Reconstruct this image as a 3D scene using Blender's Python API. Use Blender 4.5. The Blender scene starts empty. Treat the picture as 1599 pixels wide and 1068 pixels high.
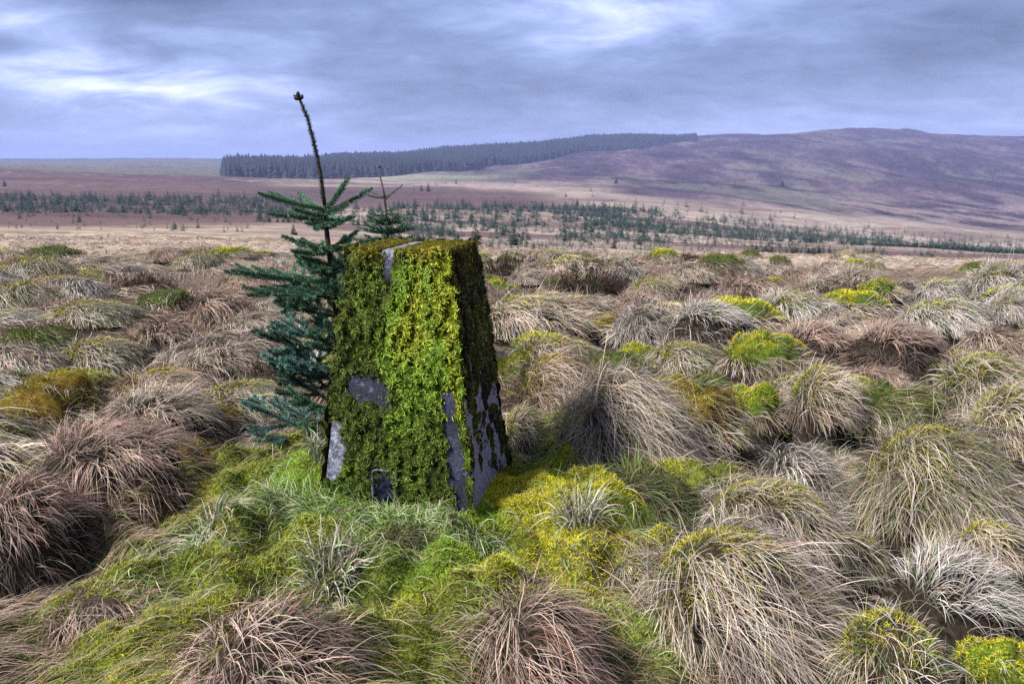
import bpy, math, random
import numpy as np
from mathutils import Vector, Matrix

rng = np.random.default_rng(7)
random.seed(7)
scene = bpy.context.scene

# ------------------------------------------------------------------ camera
EYE = 1.25
PITCH = math.atan((534 - 255) / 1250.0)
SP, CP = math.sin(PITCH), math.cos(PITCH)
cam_d = bpy.data.cameras.new("camera")
cam_d.sensor_width = 36.0
cam_d.lens = 36.0 * 1250.0 / 1599.0
cam_d.clip_start = 0.05
cam_d.clip_end = 20000.0
cam = bpy.data.objects.new("camera", cam_d)
cam.location = (0, 0, EYE)
cam.rotation_euler = (math.pi / 2 - PITCH, 0, 0)
scene.collection.objects.link(cam)
scene.camera = cam

# ------------------------------------------------------------------ render settings
scene.view_settings.view_transform = 'Standard'
scene.view_settings.look = 'None'
scene.view_settings.exposure = 2.48
scene.view_settings.gamma = 1.0
scene.cycles.max_bounces = 5
scene.cycles.diffuse_bounces = 3
scene.cycles.transmission_bounces = 2
scene.cycles.volume_bounces = 1
scene.cycles.transparent_max_bounces = 4
scene.cycles.use_denoising = False
scene.cycles.caustics_reflective = False
scene.cycles.caustics_refractive = False

# ------------------------------------------------------------------ world: overcast sky
SUN_DIR = Vector((-0.58, -0.30, 0.66)).normalized()
SUN_EL = math.asin(SUN_DIR.z)
SUN_ROT = math.atan2(SUN_DIR.x, SUN_DIR.y)
world = bpy.data.worlds.new("World")
scene.world = world
world.use_nodes = True
wn, wl = world.node_tree.nodes, world.node_tree.links
wn.clear()


def N(nodes, typ, **kw):
    n = nodes.new(typ)
    for k, v in kw.items():
        setattr(n, k, v)
    return n


def math_node(nodes, links, op, a, b=None, clamp=False):
    n = nodes.new('ShaderNodeMath')
    n.operation = op
    n.use_clamp = clamp
    for i, v in enumerate((a, b)):
        if v is None:
            continue
        if isinstance(v, (int, float)):
            n.inputs[i].default_value = v
        else:
            links.new(v, n.inputs[i])
    return n.outputs[0]


def mix_col(nodes, links, fac, a, b, blend='MIX'):
    n = nodes.new('ShaderNodeMix')
    n.data_type = 'RGBA'
    n.blend_type = blend
    for sock, v in ((n.inputs['Factor'], fac), (n.inputs['A'], a), (n.inputs['B'], b)):
        pass
    ins = [n.inputs[0], n.inputs[6], n.inputs[7]]
    for sock, v in zip(ins, (fac, a, b)):
        if isinstance(v, (int, float)):
            sock.default_value = v
        elif isinstance(v, tuple):
            sock.default_value = v if len(v) == 4 else (*v, 1)
        else:
            links.new(v, sock)
    return n.outputs[2]


def ramp(nodes, links, fac, stops, interp='LINEAR'):
    n = nodes.new('ShaderNodeValToRGB')
    cr = n.color_ramp
    cr.interpolation = interp
    while len(cr.elements) < len(stops):
        cr.elements.new(0.5)
    for e, (p, c) in zip(cr.elements, stops):
        e.position = p
        e.color = c if len(c) == 4 else (*c, 1)
    links.new(fac, n.inputs[0])
    return n.outputs[0]


def build_world():
    out = N(wn, 'ShaderNodeOutputWorld')
    bg = N(wn, 'ShaderNodeBackground')
    bg.inputs['Strength'].default_value = 0.05
    sky = N(wn, 'ShaderNodeTexSky')
    sky.sky_type = 'NISHITA'
    sky.sun_disc = False
    sky.sun_elevation = SUN_EL
    sky.sun_rotation = SUN_ROT
    tc = N(wn, 'ShaderNodeTexCoord')
    sep = N(wn, 'ShaderNodeSeparateXYZ')
    wl.new(tc.outputs['Generated'], sep.inputs[0])
    zc = math_node(wn, wl, 'MAXIMUM', sep.outputs[2], 0.0)
    den = math_node(wn, wl, 'ADD', zc, 0.24)
    u = math_node(wn, wl, 'DIVIDE', sep.outputs[0], den)
    v = math_node(wn, wl, 'DIVIDE', sep.outputs[1], den)
    comb = N(wn, 'ShaderNodeCombineXYZ')
    wl.new(u, comb.inputs[0])
    wl.new(v, comb.inputs[1])

    def noise(scale, detail, rough, off, stretch=(1, 1, 1), dist=0.0):
        mp = N(wn, 'ShaderNodeMapping')
        mp.inputs['Location'].default_value = off
        mp.inputs['Scale'].default_value = stretch
        wl.new(comb.outputs[0], mp.inputs[0])
        nz = N(wn, 'ShaderNodeTexNoise')
        nz.inputs['Scale'].default_value = scale
        nz.inputs['Detail'].default_value = detail
        nz.inputs['Roughness'].default_value = rough
        nz.inputs['Distortion'].default_value = dist
        wl.new(mp.outputs[0], nz.inputs['Vector'])
        return nz.outputs['Fac']

    big = noise(0.85, 4, 0.5, (3.1, 0.6, 0), (1.0, 1.0, 1))
    mid = noise(2.3, 6, 0.55, (1.7, 4.2, 0), (0.9, 1.1, 1), 0.5)
    fine = noise(6.0, 7, 0.6, (7.7, 2.2, 0), (0.8, 1.1, 1), 0.7)

    def blob(cx, cz, rx, rz):      # soft patch of cloud cover round one direction: x/y bearing and height
        bx = math_node(wn, wl, 'DIVIDE', sep.outputs[0], math_node(wn, wl, 'MAXIMUM', sep.outputs[1], 0.05))
        a = math_node(wn, wl, 'DIVIDE', math_node(wn, wl, 'SUBTRACT', bx, cx), rx)
        b = math_node(wn, wl, 'DIVIDE', math_node(wn, wl, 'SUBTRACT', sep.outputs[2], cz), rz)
        s = math_node(wn, wl, 'ADD', math_node(wn, wl, 'MULTIPLY', a, a), math_node(wn, wl, 'MULTIPLY', b, b))
        return math_node(wn, wl, 'EXPONENT', math_node(wn, wl, 'MULTIPLY', s, -1.0))

    t = math_node(wn, wl, 'ADD', math_node(wn, wl, 'MULTIPLY', big, 0.50), math_node(wn, wl, 'MULTIPLY', mid, 0.62))
    t = math_node(wn, wl, 'ADD', t, math_node(wn, wl, 'MULTIPLY', fine, 0.26))
    t = math_node(wn, wl, 'SUBTRACT', t, 0.25)
    # the photo's cloud pattern: thin bright cloud low on one side, a bright break higher up, a heavy bank beyond the hill
    for (cx, cz, rx, rz, k) in ((-0.44, 0.085, 0.20, 0.036, 0.26), (-0.62, 0.155, 0.16, 0.034, 0.22), (0.08, 0.165, 0.20, 0.045, 0.13),
                                (-0.47, 0.185, 0.16, 0.030, -0.42), (-0.63, 0.118, 0.08, 0.014, -0.30), (-0.36, 0.115, 0.12, 0.018, -0.12), (0.10, 0.085, 0.40, 0.03, -0.14), (0.5, 0.13, 0.25, 0.05, -0.16), (-0.15, 0.13, 0.12, 0.03, -0.10),
                                (-0.62, 0.050, 0.10, 0.016, -0.20)):
        w = math_node(wn, wl, 'MULTIPLY', blob(cx, cz, rx, rz), k)
        w = math_node(wn, wl, 'MULTIPLY', w, math_node(wn, wl, 'ADD', math_node(wn, wl, 'MULTIPLY', math_node(wn, wl, 'SUBTRACT', mid, 0.34, True), 3.0), 0.45))
        t = math_node(wn, wl, 'ADD', t, w)
    cloud = ramp(wn, wl, t, [(0.20, (0.42, 0.58, 1.10)), (0.38, (0.95, 1.25, 2.25)), (0.52, (1.60, 2.00, 3.45)), (0.66, (2.9, 3.3, 4.9)), (0.82, (4.7, 5.0, 6.0))])
    hz = math_node(wn, wl, 'EXPONENT', math_node(wn, wl, 'MULTIPLY', zc, -26.0))
    cloud = mix_col(wn, wl, math_node(wn, wl, 'MULTIPLY', hz, 0.62), cloud, (2.3, 2.75, 4.4))
    # overhead (out of the frame) the overcast is brighter and neutral: it lights the moor
    up = math_node(wn, wl, 'MULTIPLY', math_node(wn, wl, 'SUBTRACT', sep.outputs[2], 0.24), 3.0, True)
    cloud = mix_col(wn, wl, up, cloud, (1.25, 1.35, 1.75))
    col = mix_col(wn, wl, 0.95, sky.outputs[0], cloud)
    wl.new(col, bg.inputs['Color'])
    wl.new(bg.outputs[0], out.inputs['Surface'])


build_world()

sun_d = bpy.data.lights.new("sun", 'SUN')
sun_d.energy = 1.5
sun_d.angle = math.radians(10)
sun_d.color = (1.0, 0.94, 0.86)
sun = bpy.data.objects.new("sun", sun_d)
sun.rotation_euler = (-SUN_DIR).to_track_quat('-Z', 'Y').to_euler()
sun.location = SUN_DIR * 50
scene.collection.objects.link(sun)


# ------------------------------------------------------------------ numpy helpers
def smooth(a, b, x):
    t = np.clip((np.asarray(x, float) - a) / (b - a), 0, 1)
    return t * t * (3 - 2 * t)


def _hash(ix, iy, seed):
    h = (ix.astype(np.int64) * 374761393 + iy.astype(np.int64) * 668265263 + seed * 974634777) & 0xFFFFFFFF
    h = ((h ^ (h >> 13)) * 1274126177) & 0xFFFFFFFF
    h = h ^ (h >> 16)
    return (h & 0xFFFF) / 65535.0


def vnoise(x, y, seed=0):
    x = np.asarray(x, float); y = np.asarray(y, float)
    x0 = np.floor(x); y0 = np.floor(y)
    fx = x - x0; fy = y - y0
    fx = fx * fx * fx * (fx * (fx * 6 - 15) + 10); fy = fy * fy * fy * (fy * (fy * 6 - 15) + 10)
    a = _hash(x0, y0, seed); b = _hash(x0 + 1, y0, seed)
    c = _hash(x0, y0 + 1, seed); d = _hash(x0 + 1, y0 + 1, seed)
    return (a * (1 - fx) + b * fx) * (1 - fy) + (c * (1 - fx) + d * fx) * fy


def fbm(x, y, seed=0, octaves=4, gain=0.5):
    s = 0.0; amp = 1.0; tot = 0.0
    ca, sa = math.cos(0.6), math.sin(0.6)
    for o in range(octaves):
        s = s + amp * vnoise(x, y, seed + o * 17)
        tot += amp
        amp *= gain
        x, y = (x * ca - y * sa) * 2.03 + 5.2, (x * sa + y * ca) * 2.03 + 1.3
    return s / tot


def nrm(v):
    return v / np.maximum(np.linalg.norm(v, axis=-1, keepdims=True), 1e-9)


# ------------------------------------------------------------------ terrain height
COLS = np.array([-500, 0, 300, 500, 700, 900, 1100, 1300, 1600, 2100], float)
DIST = np.array([12, 20, 30, 45, 80, 150, 260, 400, 600, 750, 950, 1150, 1350, 1600, 2200, 3200, 5500, 9000], float)
YIMG = np.array([
    # 12   20   30   45   80  150  260  400  600  750  950 1150 1350 1600 2200 3200 5500 9000
    [414, 392, 372, 360, 352, 336, 305, 282, 256, 257, 262, 262, 258, 254, 251, 250, 250, 252],
    [414, 392, 372, 360, 352, 336, 306, 283, 258, 259, 263, 262, 258, 254, 251, 249, 250, 252],
    [416, 394, 378, 366, 355, 338, 314, 294, 273, 275, 270, 264, 259, 255, 251, 249, 250, 252],
    [418, 397, 384, 374, 364, 342, 320, 300, 283, 276, 266, 257, 258, 260, 252, 250, 250, 252],
    [420, 402, 391, 385, 376, 350, 325, 302, 286, 276, 265, 254, 243, 236, 240, 248, 250, 252],
    [422, 405, 396, 390, 383, 358, 330, 305, 289, 278, 262, 244, 232, 225, 232, 246, 250, 252],
    [424, 408, 399, 394, 390, 374, 345, 318, 297, 282, 262, 243, 226, 212, 222, 244, 250, 252],
    [428, 412, 404, 399, 397, 386, 366, 340, 312, 290, 265, 238, 214, 198, 206, 240, 250, 252],
    [434, 420, 413, 410, 408, 402, 388, 362, 328, 305, 279, 254, 232, 216, 220, 244, 250, 252],
    [434, 422, 416, 413, 411, 405, 392, 368, 336, 312, 286, 262, 244, 232, 232, 246, 250, 252]], float)
_yp = (534 - YIMG) / 1250.0
SLOPE = (-SP + _yp * CP) / (CP + _yp * SP)
FL = np.linspace(math.log(8), math.log(9000), 260)
FC = np.linspace(-500, 2100, 131)


def _fine_table():
    a = np.stack([np.interp(FL, np.log(DIST), SLOPE[i]) for i in range(len(COLS))])
    b = np.stack([np.interp(FC, COLS, a[:, j]) for j in range(len(FL))], axis=1)
    kx = np.exp(-0.5 * (np.arange(-12, 13) / 4.0) ** 2); kx /= kx.sum()
    kl = np.exp(-0.5 * (np.arange(-9, 10) / 3.0) ** 2); kl /= kl.sum()
    bp = np.pad(b, ((12, 12), (0, 0)), 'edge')
    b = np.stack([np.convolve(bp[:, j], kx, 'valid') for j in range(bp.shape[1])], axis=1)
    bp = np.pad(b, ((0, 0), (9, 9)), 'edge')
    return np.stack([np.convolve(bp[i], kl, 'valid') for i in range(bp.shape[0])])


FT = _fine_table()


def col_of(x, y):
    r = np.hypot(x, y)
    yf = np.maximum(y, 0.7 * r)
    return 799.5 + 1250.0 * x / np.maximum(yf, 1e-6) / 0.99, np.maximum(yf, 1e-6)


def far_slope(px, d):
    fx = np.clip((px - FC[0]) / (FC[1] - FC[0]), 0, len(FC) - 1.001)
    fy = np.clip((np.log(d) - FL[0]) / (FL[1] - FL[0]), 0, len(FL) - 1.001)
    i = fx.astype(int); j = fy.astype(int); u = fx - i; v = fy - j
    return (FT[i, j] * (1 - u) * (1 - v) + FT[i + 1, j] * u * (1 - v) + FT[i, j + 1] * (1 - u) * v + FT[i + 1, j + 1] * u * v)


PX, PY = -0.342, 2.83        # the pillar's centre
PYAW = -math.radians(12.5)


def base_height(x, y):
    x = np.asarray(x, float); y = np.asarray(y, float)
    px, d = col_of(x, y)
    zf = EYE + far_slope(px, np.maximum(d, 8.0)) * d
    zn = -0.0045 * np.maximum(0, d - 4) ** 2
    w = smooth(8, 17, d)
    return zn * (1 - w) + zf * w


def bump(x, y):
    r = np.hypot(x, y)
    rp = np.hypot((x - PX) / 1.0, (y - PY) / 1.0)
    free = smooth(0.75, 1.6, rp)
    near = smooth(80, 25, r)
    right = smooth(-0.6, 0.6, x / np.maximum(y, 0.5))
    n1 = fbm(x * 1.05 + 3.3, y * 0.85 + 8.1, 11, 3, 0.58)
    ridge = 1 - np.abs(2 * fbm(x * 0.8 + 1.9, y * 1.1 + 4.4, 31, 3, 0.45) - 1) * 2.0
    z = (n1 - 0.5) * (0.30 + 0.20 * right) + (ridge - 0.5) * 0.10
    z = z * free * near
    big = (fbm(x * 0.022, y * 0.022, 5, 4) - 0.5) * 2.2 * smooth(30, 160, r)
    big = big + (fbm(x * 0.0052, y * 0.0052, 8, 5, 0.52) - 0.5) * 20.0 * smooth(450, 1100, r)
    # mossy ground swelling up round the pillar's foot
    mx, my = x - PX, y - PY
    g = np.exp(-((mx + 0.02) / 0.62) ** 2 - ((my + 0.12) / 0.62) ** 2)
    z = z + 0.105 * g + 0.11 * np.exp(-((mx + 0.46) / 0.22) ** 2 - ((my + 0.10) / 0.3) ** 2) + 0.035 * np.exp(-((mx - 0.50) / 0.26) ** 2 - ((my + 0.12) / 0.22) ** 2)
    z = z + (fbm(x * 3.4 + 2, y * 3.4 + 5, 87, 3, 0.6) - 0.5) * 0.34 * smooth(1.6, 1.0, rp) * smooth(0.33, 0.6, rp)
    z = z - hollow(x, y)
    z = z + (fbm(x * 5.5, y * 5.5, 77, 3) - 0.5) * 0.10 * smooth(12, 5, r) * smooth(0.25, 0.5, rp)
    z = z + (fbm(x * 13, y * 13, 83, 2) - 0.5) * 0.05 * smooth(7, 4, r) * smooth(0.25, 0.4, rp) * smooth(1.9, 1.2, rp)
    return z + big


def hollow(x, y):
    r = np.hypot(x, y)
    rp = np.hypot(x - PX, y - PY)
    w = smooth(1.0, 1.7, rp) * smooth(26, 10, r) * smooth(0.5, 1.5, r)
    right = smooth(-0.25, 0.25, x / np.maximum(y, 0.5))
    return w * (0.08 + 0.14 * right) * (0.55 + 0.9 * fbm(x * 1.7, y * 1.7, 151, 2))


def height(x, y):
    return base_height(x, y) + bump(x, y)


def at_pixel(px, py, use_bump=False, off=0.0):
    """The place on the moor seen at a pixel of the photo."""
    xp, yp = (px - 799.5) / 1250.0, (534 - py) / 1250.0
    d = np.array([xp, CP + yp * SP, -SP + yp * CP])
    ts = np.exp(np.linspace(math.log(1.0), math.log(4000), 2500))
    X, Y, Z = d[0] * ts, d[1] * ts, EYE + d[2] * ts
    h = (height(X, Y) if use_bump else base_height(X, Y)) + off
    k = np.nonzero(Z < h)[0]
    i = k[0] if len(k) else len(ts) - 1
    return X[i], Y[i], h[i]


def project(x, y, z):
    depth = y * CP + (EYE - z) * SP
    return 799.5 + 1250 * x / depth, 534 - 1250 * (y * SP + (z - EYE) * CP) / depth, depth


# ------------------------------------------------------------------ mesh helpers
def build_mesh(name, verts, quads=None, tris=None, cols=None, smooth_shade=False, mats=(), mat_q=None):
    me = bpy.data.meshes.new(name)
    verts = np.ascontiguousarray(verts, np.float32).reshape(-1, 3)
    nq = 0 if quads is None else len(quads)
    nt = 0 if tris is None else len(tris)
    loops = []
    if nq:
        loops.append(np.asarray(quads, np.int32).ravel())
    if nt:
        loops.append(np.asarray(tris, np.int32).ravel())
    loops = np.concatenate(loops)
    me.vertices.add(len(verts))
    me.vertices.foreach_set('co', verts.ravel())
    me.loops.add(len(loops))
    me.loops.foreach_set('vertex_index', loops)
    me.polygons.add(nq + nt)
    starts = np.concatenate([np.arange(nq) * 4, nq * 4 + np.arange(nt) * 3]).astype(np.int32)
    me.polygons.foreach_set('loop_start', starts)
    if smooth_shade:
        me.polygons.foreach_set('use_smooth', np.ones(nq + nt, bool))
    for m in mats:
        me.materials.append(m)
    me.update(calc_edges=True)
    if cols is not None:
        a = me.color_attributes.new('Col', 'FLOAT_COLOR', 'POINT')
        c = np.ones((len(verts), 4), np.float32)
        c[:, :3] = np.clip(np.asarray(cols, np.float32).reshape(-1, 3), 0, 1)
        a.data.foreach_set('color', c.ravel())
    me.validate()
    return me


def link(name, me, parent=None, loc=None):
    o = bpy.data.objects.new(name, me)
    scene.collection.objects.link(o)
    if parent is not None:
        o.parent = parent
    if loc is not None:
        o.location = loc
    return o


def tag(o, label=None, cat=None, group=None, kind=None):
    if label: o['label'] = label
    if cat: o['category'] = cat
    if group: o['group'] = group
    if kind: o['kind'] = kind
    return o


def empty(name, loc):
    o = bpy.data.objects.new(name, None)
    o.empty_display_size = 0.1
    o.location = loc
    scene.collection.objects.link(o)
    return o


class Bag:
    """Collects geometry for one mesh."""
    def __init__(self):
        self.v, self.q, self.t, self.c, self.n = [], [], [], [], 0

    def add(self, v, q=None, t=None, c=None):
        v = np.asarray(v, float).reshape(-1, 3)
        if q is not None and len(q): self.q.append(np.asarray(q, np.int64) + self.n)
        if t is not None and len(t): self.t.append(np.asarray(t, np.int64) + self.n)
        c = np.broadcast_to(np.asarray(c, float), v.shape) if c is not None else np.full(v.shape, 0.3)
        self.v.append(v); self.c.append(c)
        self.n += len(v)

    def mesh(self, name, mats=(), smooth_shade=False, origin=None):
        v = np.concatenate(self.v)
        if origin is not None: v = v - np.asarray(origin)
        return build_mesh(name, v, np.concatenate(self.q) if self.q else None, np.concatenate(self.t) if self.t else None,
                          np.concatenate(self.c), smooth_shade, mats)


def ribbons(bag, P, W, C, ref):
    """n strips through the points P (n,K,3), half-widths W (n,K), colours C (n,K,3), flat side turned to ref (n,3) or (n,K,3)."""
    n, K, _ = P.shape
    T = np.gradient(P, axis=1)
    if ref.ndim == 2: ref = ref[:, None, :]
    S = nrm(np.cross(T, np.broadcast_to(ref, T.shape)))
    L = P - S * W[..., None]; R = P + S * W[..., None]
    v = np.stack([L, R], axis=2).reshape(-1, 3)
    c = np.repeat(C.reshape(-1, 3), 2, axis=0)
    b = (np.arange(n)[:, None] * K + np.arange(K - 1)[None, :]).ravel() * 2
    q = np.stack([b, b + 1, b + 3, b + 2], axis=1)
    bag.add(v, q, None, c)


def tube(bag, pts, rad, col, sides=6):
    pts = np.asarray(pts, float); rad = np.broadcast_to(np.asarray(rad, float), (len(pts),))
    T = nrm(np.gradient(pts, axis=0))
    ref = np.array([0.31, 0.95, 0.05])
    A = nrm(np.cross(T, ref)); B = np.cross(T, A)
    a = np.linspace(0, 2 * np.pi, sides, endpoint=False)
    v = pts[:, None, :] + rad[:, None, None] * (A[:, None, :] * np.cos(a)[None, :, None] + B[:, None, :] * np.sin(a)[None, :, None])
    k = len(pts)
    q = []
    for i in range(k - 1):
        for j in range(sides):
            j2 = (j + 1) % sides
            q.append((i * sides + j, i * sides + j2, (i + 1) * sides + j2, (i + 1) * sides + j))
    vv = np.concatenate([v.reshape(-1, 3), pts[:1], pts[-1:]])
    t = [(k * sides, (j + 1) % sides, j) for j in range(sides)] + [(k * sides + 1, (k - 1) * sides + j, (k - 1) * sides + (j + 1) % sides) for j in range(sides)]
    bag.add(vv, q, t, col)


# ------------------------------------------------------------------ materials
def new_mat(name):
    m = bpy.data.materials.new(name)
    m.use_nodes = True
    nt = m.node_tree
    nt.nodes.clear()
    out = nt.nodes.new('ShaderNodeOutputMaterial')
    return m, nt.nodes, nt.links, out


def veg_mat(name, rough=0.75, transl=0.2, mottled=0.0, scale=60.0, spec=0.25):
    m, n, l, out = new_mat(name)
    at = N(n, 'ShaderNodeAttribute', attribute_name='Col')
    col = at.outputs['Color']
    if mottled:
        tc = N(n, 'ShaderNodeTexCoord')
        nz = N(n, 'ShaderNodeTexNoise')
        nz.inputs['Scale'].default_value = scale
        nz.inputs['Detail'].default_value = 5
        l.new(tc.outputs['Object'], nz.inputs['Vector'])
        r = ramp(n, l, nz.outputs['Fac'], [(0.3, (1 - mottled,) * 3), (0.7, (1 + mottled * 0.6,) * 3)])
        col = mix_col(n, l, 1.0, col, r, 'MULTIPLY')
    p = N(n, 'ShaderNodeBsdfPrincipled')
    p.inputs['Roughness'].default_value = rough
    p.inputs['Specular IOR Level'].default_value = spec
    l.new(col, p.inputs['Base Color'])
    sh = p.outputs[0]
    if transl:
        t = N(n, 'ShaderNodeBsdfTranslucent')
        l.new(col, t.inputs['Color'])
        mx = N(n, 'ShaderNodeMixShader')
        mx.inputs[0].default_value = transl
        l.new(sh, mx.inputs[1]); l.new(t.outputs[0], mx.inputs[2])
        sh = mx.outputs[0]
    l.new(sh, out.inputs['Surface'])
    return m


M_GRASS = veg_mat('dry_grass', 0.65, 0.05, spec=0.25)
M_MOSS = veg_mat('moss', 0.8, 0.2)
M_MOUND = veg_mat('peat_litter', 0.95, 0.0, 0.6, 45.0, 0.1)
M_NEEDLE = veg_mat('spruce_needles', 0.5, 0.1, spec=0.4)
M_BARK = veg_mat('spruce_bark', 0.85, 0.0, 0.4, 120.0)
M_FAR = veg_mat('conifer_foliage', 0.8, 0.0)
M_HEATHER = veg_mat('heather', 0.85, 0.1)


def ground_mat():
    m, n, l, out = new_mat('moorland')
    at = N(n, 'ShaderNodeAttribute', attribute_name='Col')
    geo = N(n, 'ShaderNodeNewGeometry')
    cd = N(n, 'ShaderNodeVectorMath', operation='LENGTH')
    l.new(geo.outputs['Position'], cd.inputs[0])

    def nz(scale, detail=6, rough=0.65):
        t = N(n, 'ShaderNodeTexNoise')
        t.inputs['Scale'].default_value = scale
        t.inputs['Detail'].default_value = detail
        t.inputs['Roughness'].default_value = rough
        l.new(geo.outputs['Position'], t.inputs['Vector'])
        return t.outputs['Fac']
    near = ramp(n, l, nz(48.0, 8, 0.75), [(0.36, (0.2, 0.2, 0.2)), (0.64, (1.7, 1.7, 1.7))])
    mid = ramp(n, l, nz(0.9), [(0.3, (0.62, 0.6, 0.6)), (0.7, (1.35, 1.36, 1.38))])
    far = ramp(n, l, nz(0.16, 10, 0.8), [(0.36, (0.45, 0.43, 0.46)), (0.64, (1.45, 1.48, 1.44))])
    f1 = N(n, 'ShaderNodeMapRange'); f1.inputs['From Min'].default_value = 10; f1.inputs['From Max'].default_value = 60
    f2 = N(n, 'ShaderNodeMapRange'); f2.inputs['From Min'].default_value = 120; f2.inputs['From Max'].default_value = 500
    l.new(cd.outputs['Value'], f1.inputs[0]); l.new(cd.outputs['Value'], f2.inputs[0])
    a = mix_col(n, l, f1.outputs[0], near, mid)
    a = mix_col(n, l, f2.outputs[0], a, far)
    col = mix_col(n, l, 1.0, at.outputs['Color'], a, 'MULTIPLY')
    p = N(n, 'ShaderNodeBsdfPrincipled')
    p.inputs['Roughness'].default_value = 0.95
    p.inputs['Specular IOR Level'].default_value = 0.1
    l.new(col, p.inputs['Base Color'])
    bp = N(n, 'ShaderNodeBump')
    bp.inputs['Strength'].default_value = 0.5
    bp.inputs['Distance'].default_value = 0.03
    l.new(nz(30.0, 4), bp.inputs['Height'])
    l.new(bp.outputs[0], p.inputs['Normal'])
    l.new(p.outputs[0], out.inputs['Surface'])
    return m


def concrete_mat():
    m, n, l, out = new_mat('weathered_concrete')
    tc = N(n, 'ShaderNodeTexCoord')

    def nz(scale, detail=6, rough=0.6):
        t = N(n, 'ShaderNodeTexNoise')
        t.inputs['Scale'].default_value = scale
        t.inputs['Detail'].default_value = detail
        t.inputs['Roughness'].default_value = rough
        l.new(tc.outputs['Object'], t.inputs['Vector'])
        return t.outputs['Fac']
    at = N(n, 'ShaderNodeAttribute', attribute_name='Col')
    pale = N(n, 'ShaderNodeSeparateColor')
    l.new(at.outputs['Color'], pale.inputs[0])
    base = ramp(n, l, nz(11, 8, 0.65), [(0.30, (0.006, 0.008, 0.018)), (0.52, (0.015, 0.019, 0.045)), (0.72, (0.05, 0.058, 0.105))])
    light = ramp(n, l, nz(34, 8, 0.7), [(0.36, (0.03, 0.035, 0.065)), (0.52, (0.16, 0.175, 0.25)), (0.66, (0.42, 0.45, 0.54))])
    fine = ramp(n, l, nz(70, 9, 0.8), [(0.34, (0.2, 0.2, 0.2)), (0.66, (1.9, 1.9, 1.9))])
    lich = ramp(n, l, nz(24, 7, 0.7), [(0.60, (0, 0, 0)), (0.66, (1, 1, 1))])
    col = mix_col(n, l, pale.outputs[0], base, light)
    col = mix_col(n, l, pale.outputs[1], col, (0.30, 0.27, 0.34))  # mauve side concrete, lightened in colour to offset the shade on that face
    col = mix_col(n, l, 1.0, col, fine, 'MULTIPLY')
    col = mix_col(n, l, math_node(n, l, 'MULTIPLY', lich, 0.35), col, (0.40, 0.43, 0.52))
    p = N(n, 'ShaderNodeBsdfPrincipled')
    l.new(col, p.inputs['Base Color'])
    p.inputs['Roughness'].default_value = 0.7
    bp = N(n, 'ShaderNodeBump')
    bp.inputs['Strength'].default_value = 1.0
    bp.inputs['Distance'].default_value = 0.010
    l.new(nz(90, 6, 0.7), bp.inputs['Height'])
    l.new(bp.outputs[0], p.inputs['Normal'])
    l.new(p.outputs[0], out.inputs['Surface'])
    return m


def metal_mat(name, c, rough=0.35, metallic=0.9):
    m, n, l, out = new_mat(name)
    tc = N(n, 'ShaderNodeTexCoord')
    t = N(n, 'ShaderNodeTexNoise')
    t.inputs['Scale'].default_value = 60
    t.inputs['Detail'].default_value = 6
    l.new(tc.outputs['Object'], t.inputs['Vector'])
    col = ramp(n, l, t.outputs['Fac'], [(0.42, tuple(x * 0.2 for x in c)), (0.62, tuple(min(1, x * 1.8) for x in c))])
    p = N(n, 'ShaderNodeBsdfPrincipled')
    l.new(col, p.inputs['Base Color'])
    p.inputs['Roughness'].default_value = rough
    p.inputs['Metallic'].default_value = metallic
    l.new(p.outputs[0], out.inputs['Surface'])
    return m


M_GROUND = ground_mat()
M_CONC = concrete_mat()
M_PLATE = metal_mat('tarnished_plate', (0.018, 0.022, 0.05), 0.35, 0.6)
M_RIM = metal_mat('worn_rim', (0.07, 0.08, 0.12), 0.6, 0.2)
M_LEDGE = metal_mat('pale_ledge', (0.30, 0.36, 0.55), 0.25, 0.5)  # ledge metal paler and bluer than plate and rim

# ------------------------------------------------------------------ colours of the vegetation zones
STRAW = np.array([0.50, 0.42, 0.32]); PINK = np.array([0.44, 0.31, 0.265]); GREY = np.array([0.52, 0.48, 0.46])
RUST = np.array([0.26, 0.13, 0.075]); GREENG = np.array([0.10, 0.17, 0.05]); OLIVE = np.array([0.17, 0.17, 0.05])
YMOSS = np.array([0.56, 0.52, 0.03]); GMOSS = np.array([0.17, 0.27, 0.03]); DMOSS = np.array([0.05, 0.08, 0.015]); OMOSS = np.array([0.34, 0.22, 0.03])
PEAT = np.array([0.035, 0.027, 0.024]); HEATH = np.array([0.085, 0.055, 0.055])


def lerp(a, b, t):
    t = np.asarray(t)[..., None]
    return a * (1 - t) + b * t


def moss_zone(x, y):
    """0..1: how mossy the ground is (yellow-green patches)."""
    m = smooth(0.52, 0.62, fbm(x * 0.75 + 9.4, y * 0.95 + 2.7, 53, 4, 0.5)) * smooth(30, 12, np.hypot(x, y)) * smooth(-0.06, 0.03, bump(x, y))
    mx, my = x - PX, y - PY
    foot = np.exp(-((mx + 0.05) / 0.85) ** 4 - ((my + 0.25) / 0.75) ** 4)
    lf = smooth(0.46, 0.58, fbm(x * 1.6 + 1.4, y * 2.1 + 7.7, 59, 3)) * smooth(0.7, -0.2, x) * smooth(3.6, 2.7, y)
    lf = np.maximum(lf, smooth(0.50, 0.60, fbm(x * 1.3 + 4.4, y * 1.7 + 1.7, 57, 3)) * smooth(9, 5, np.hypot(x, y)) * smooth(-0.08, 0.0, bump(x, y)))
    return np.clip(np.maximum(np.maximum(m, foot), lf), 0, 1)


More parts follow.
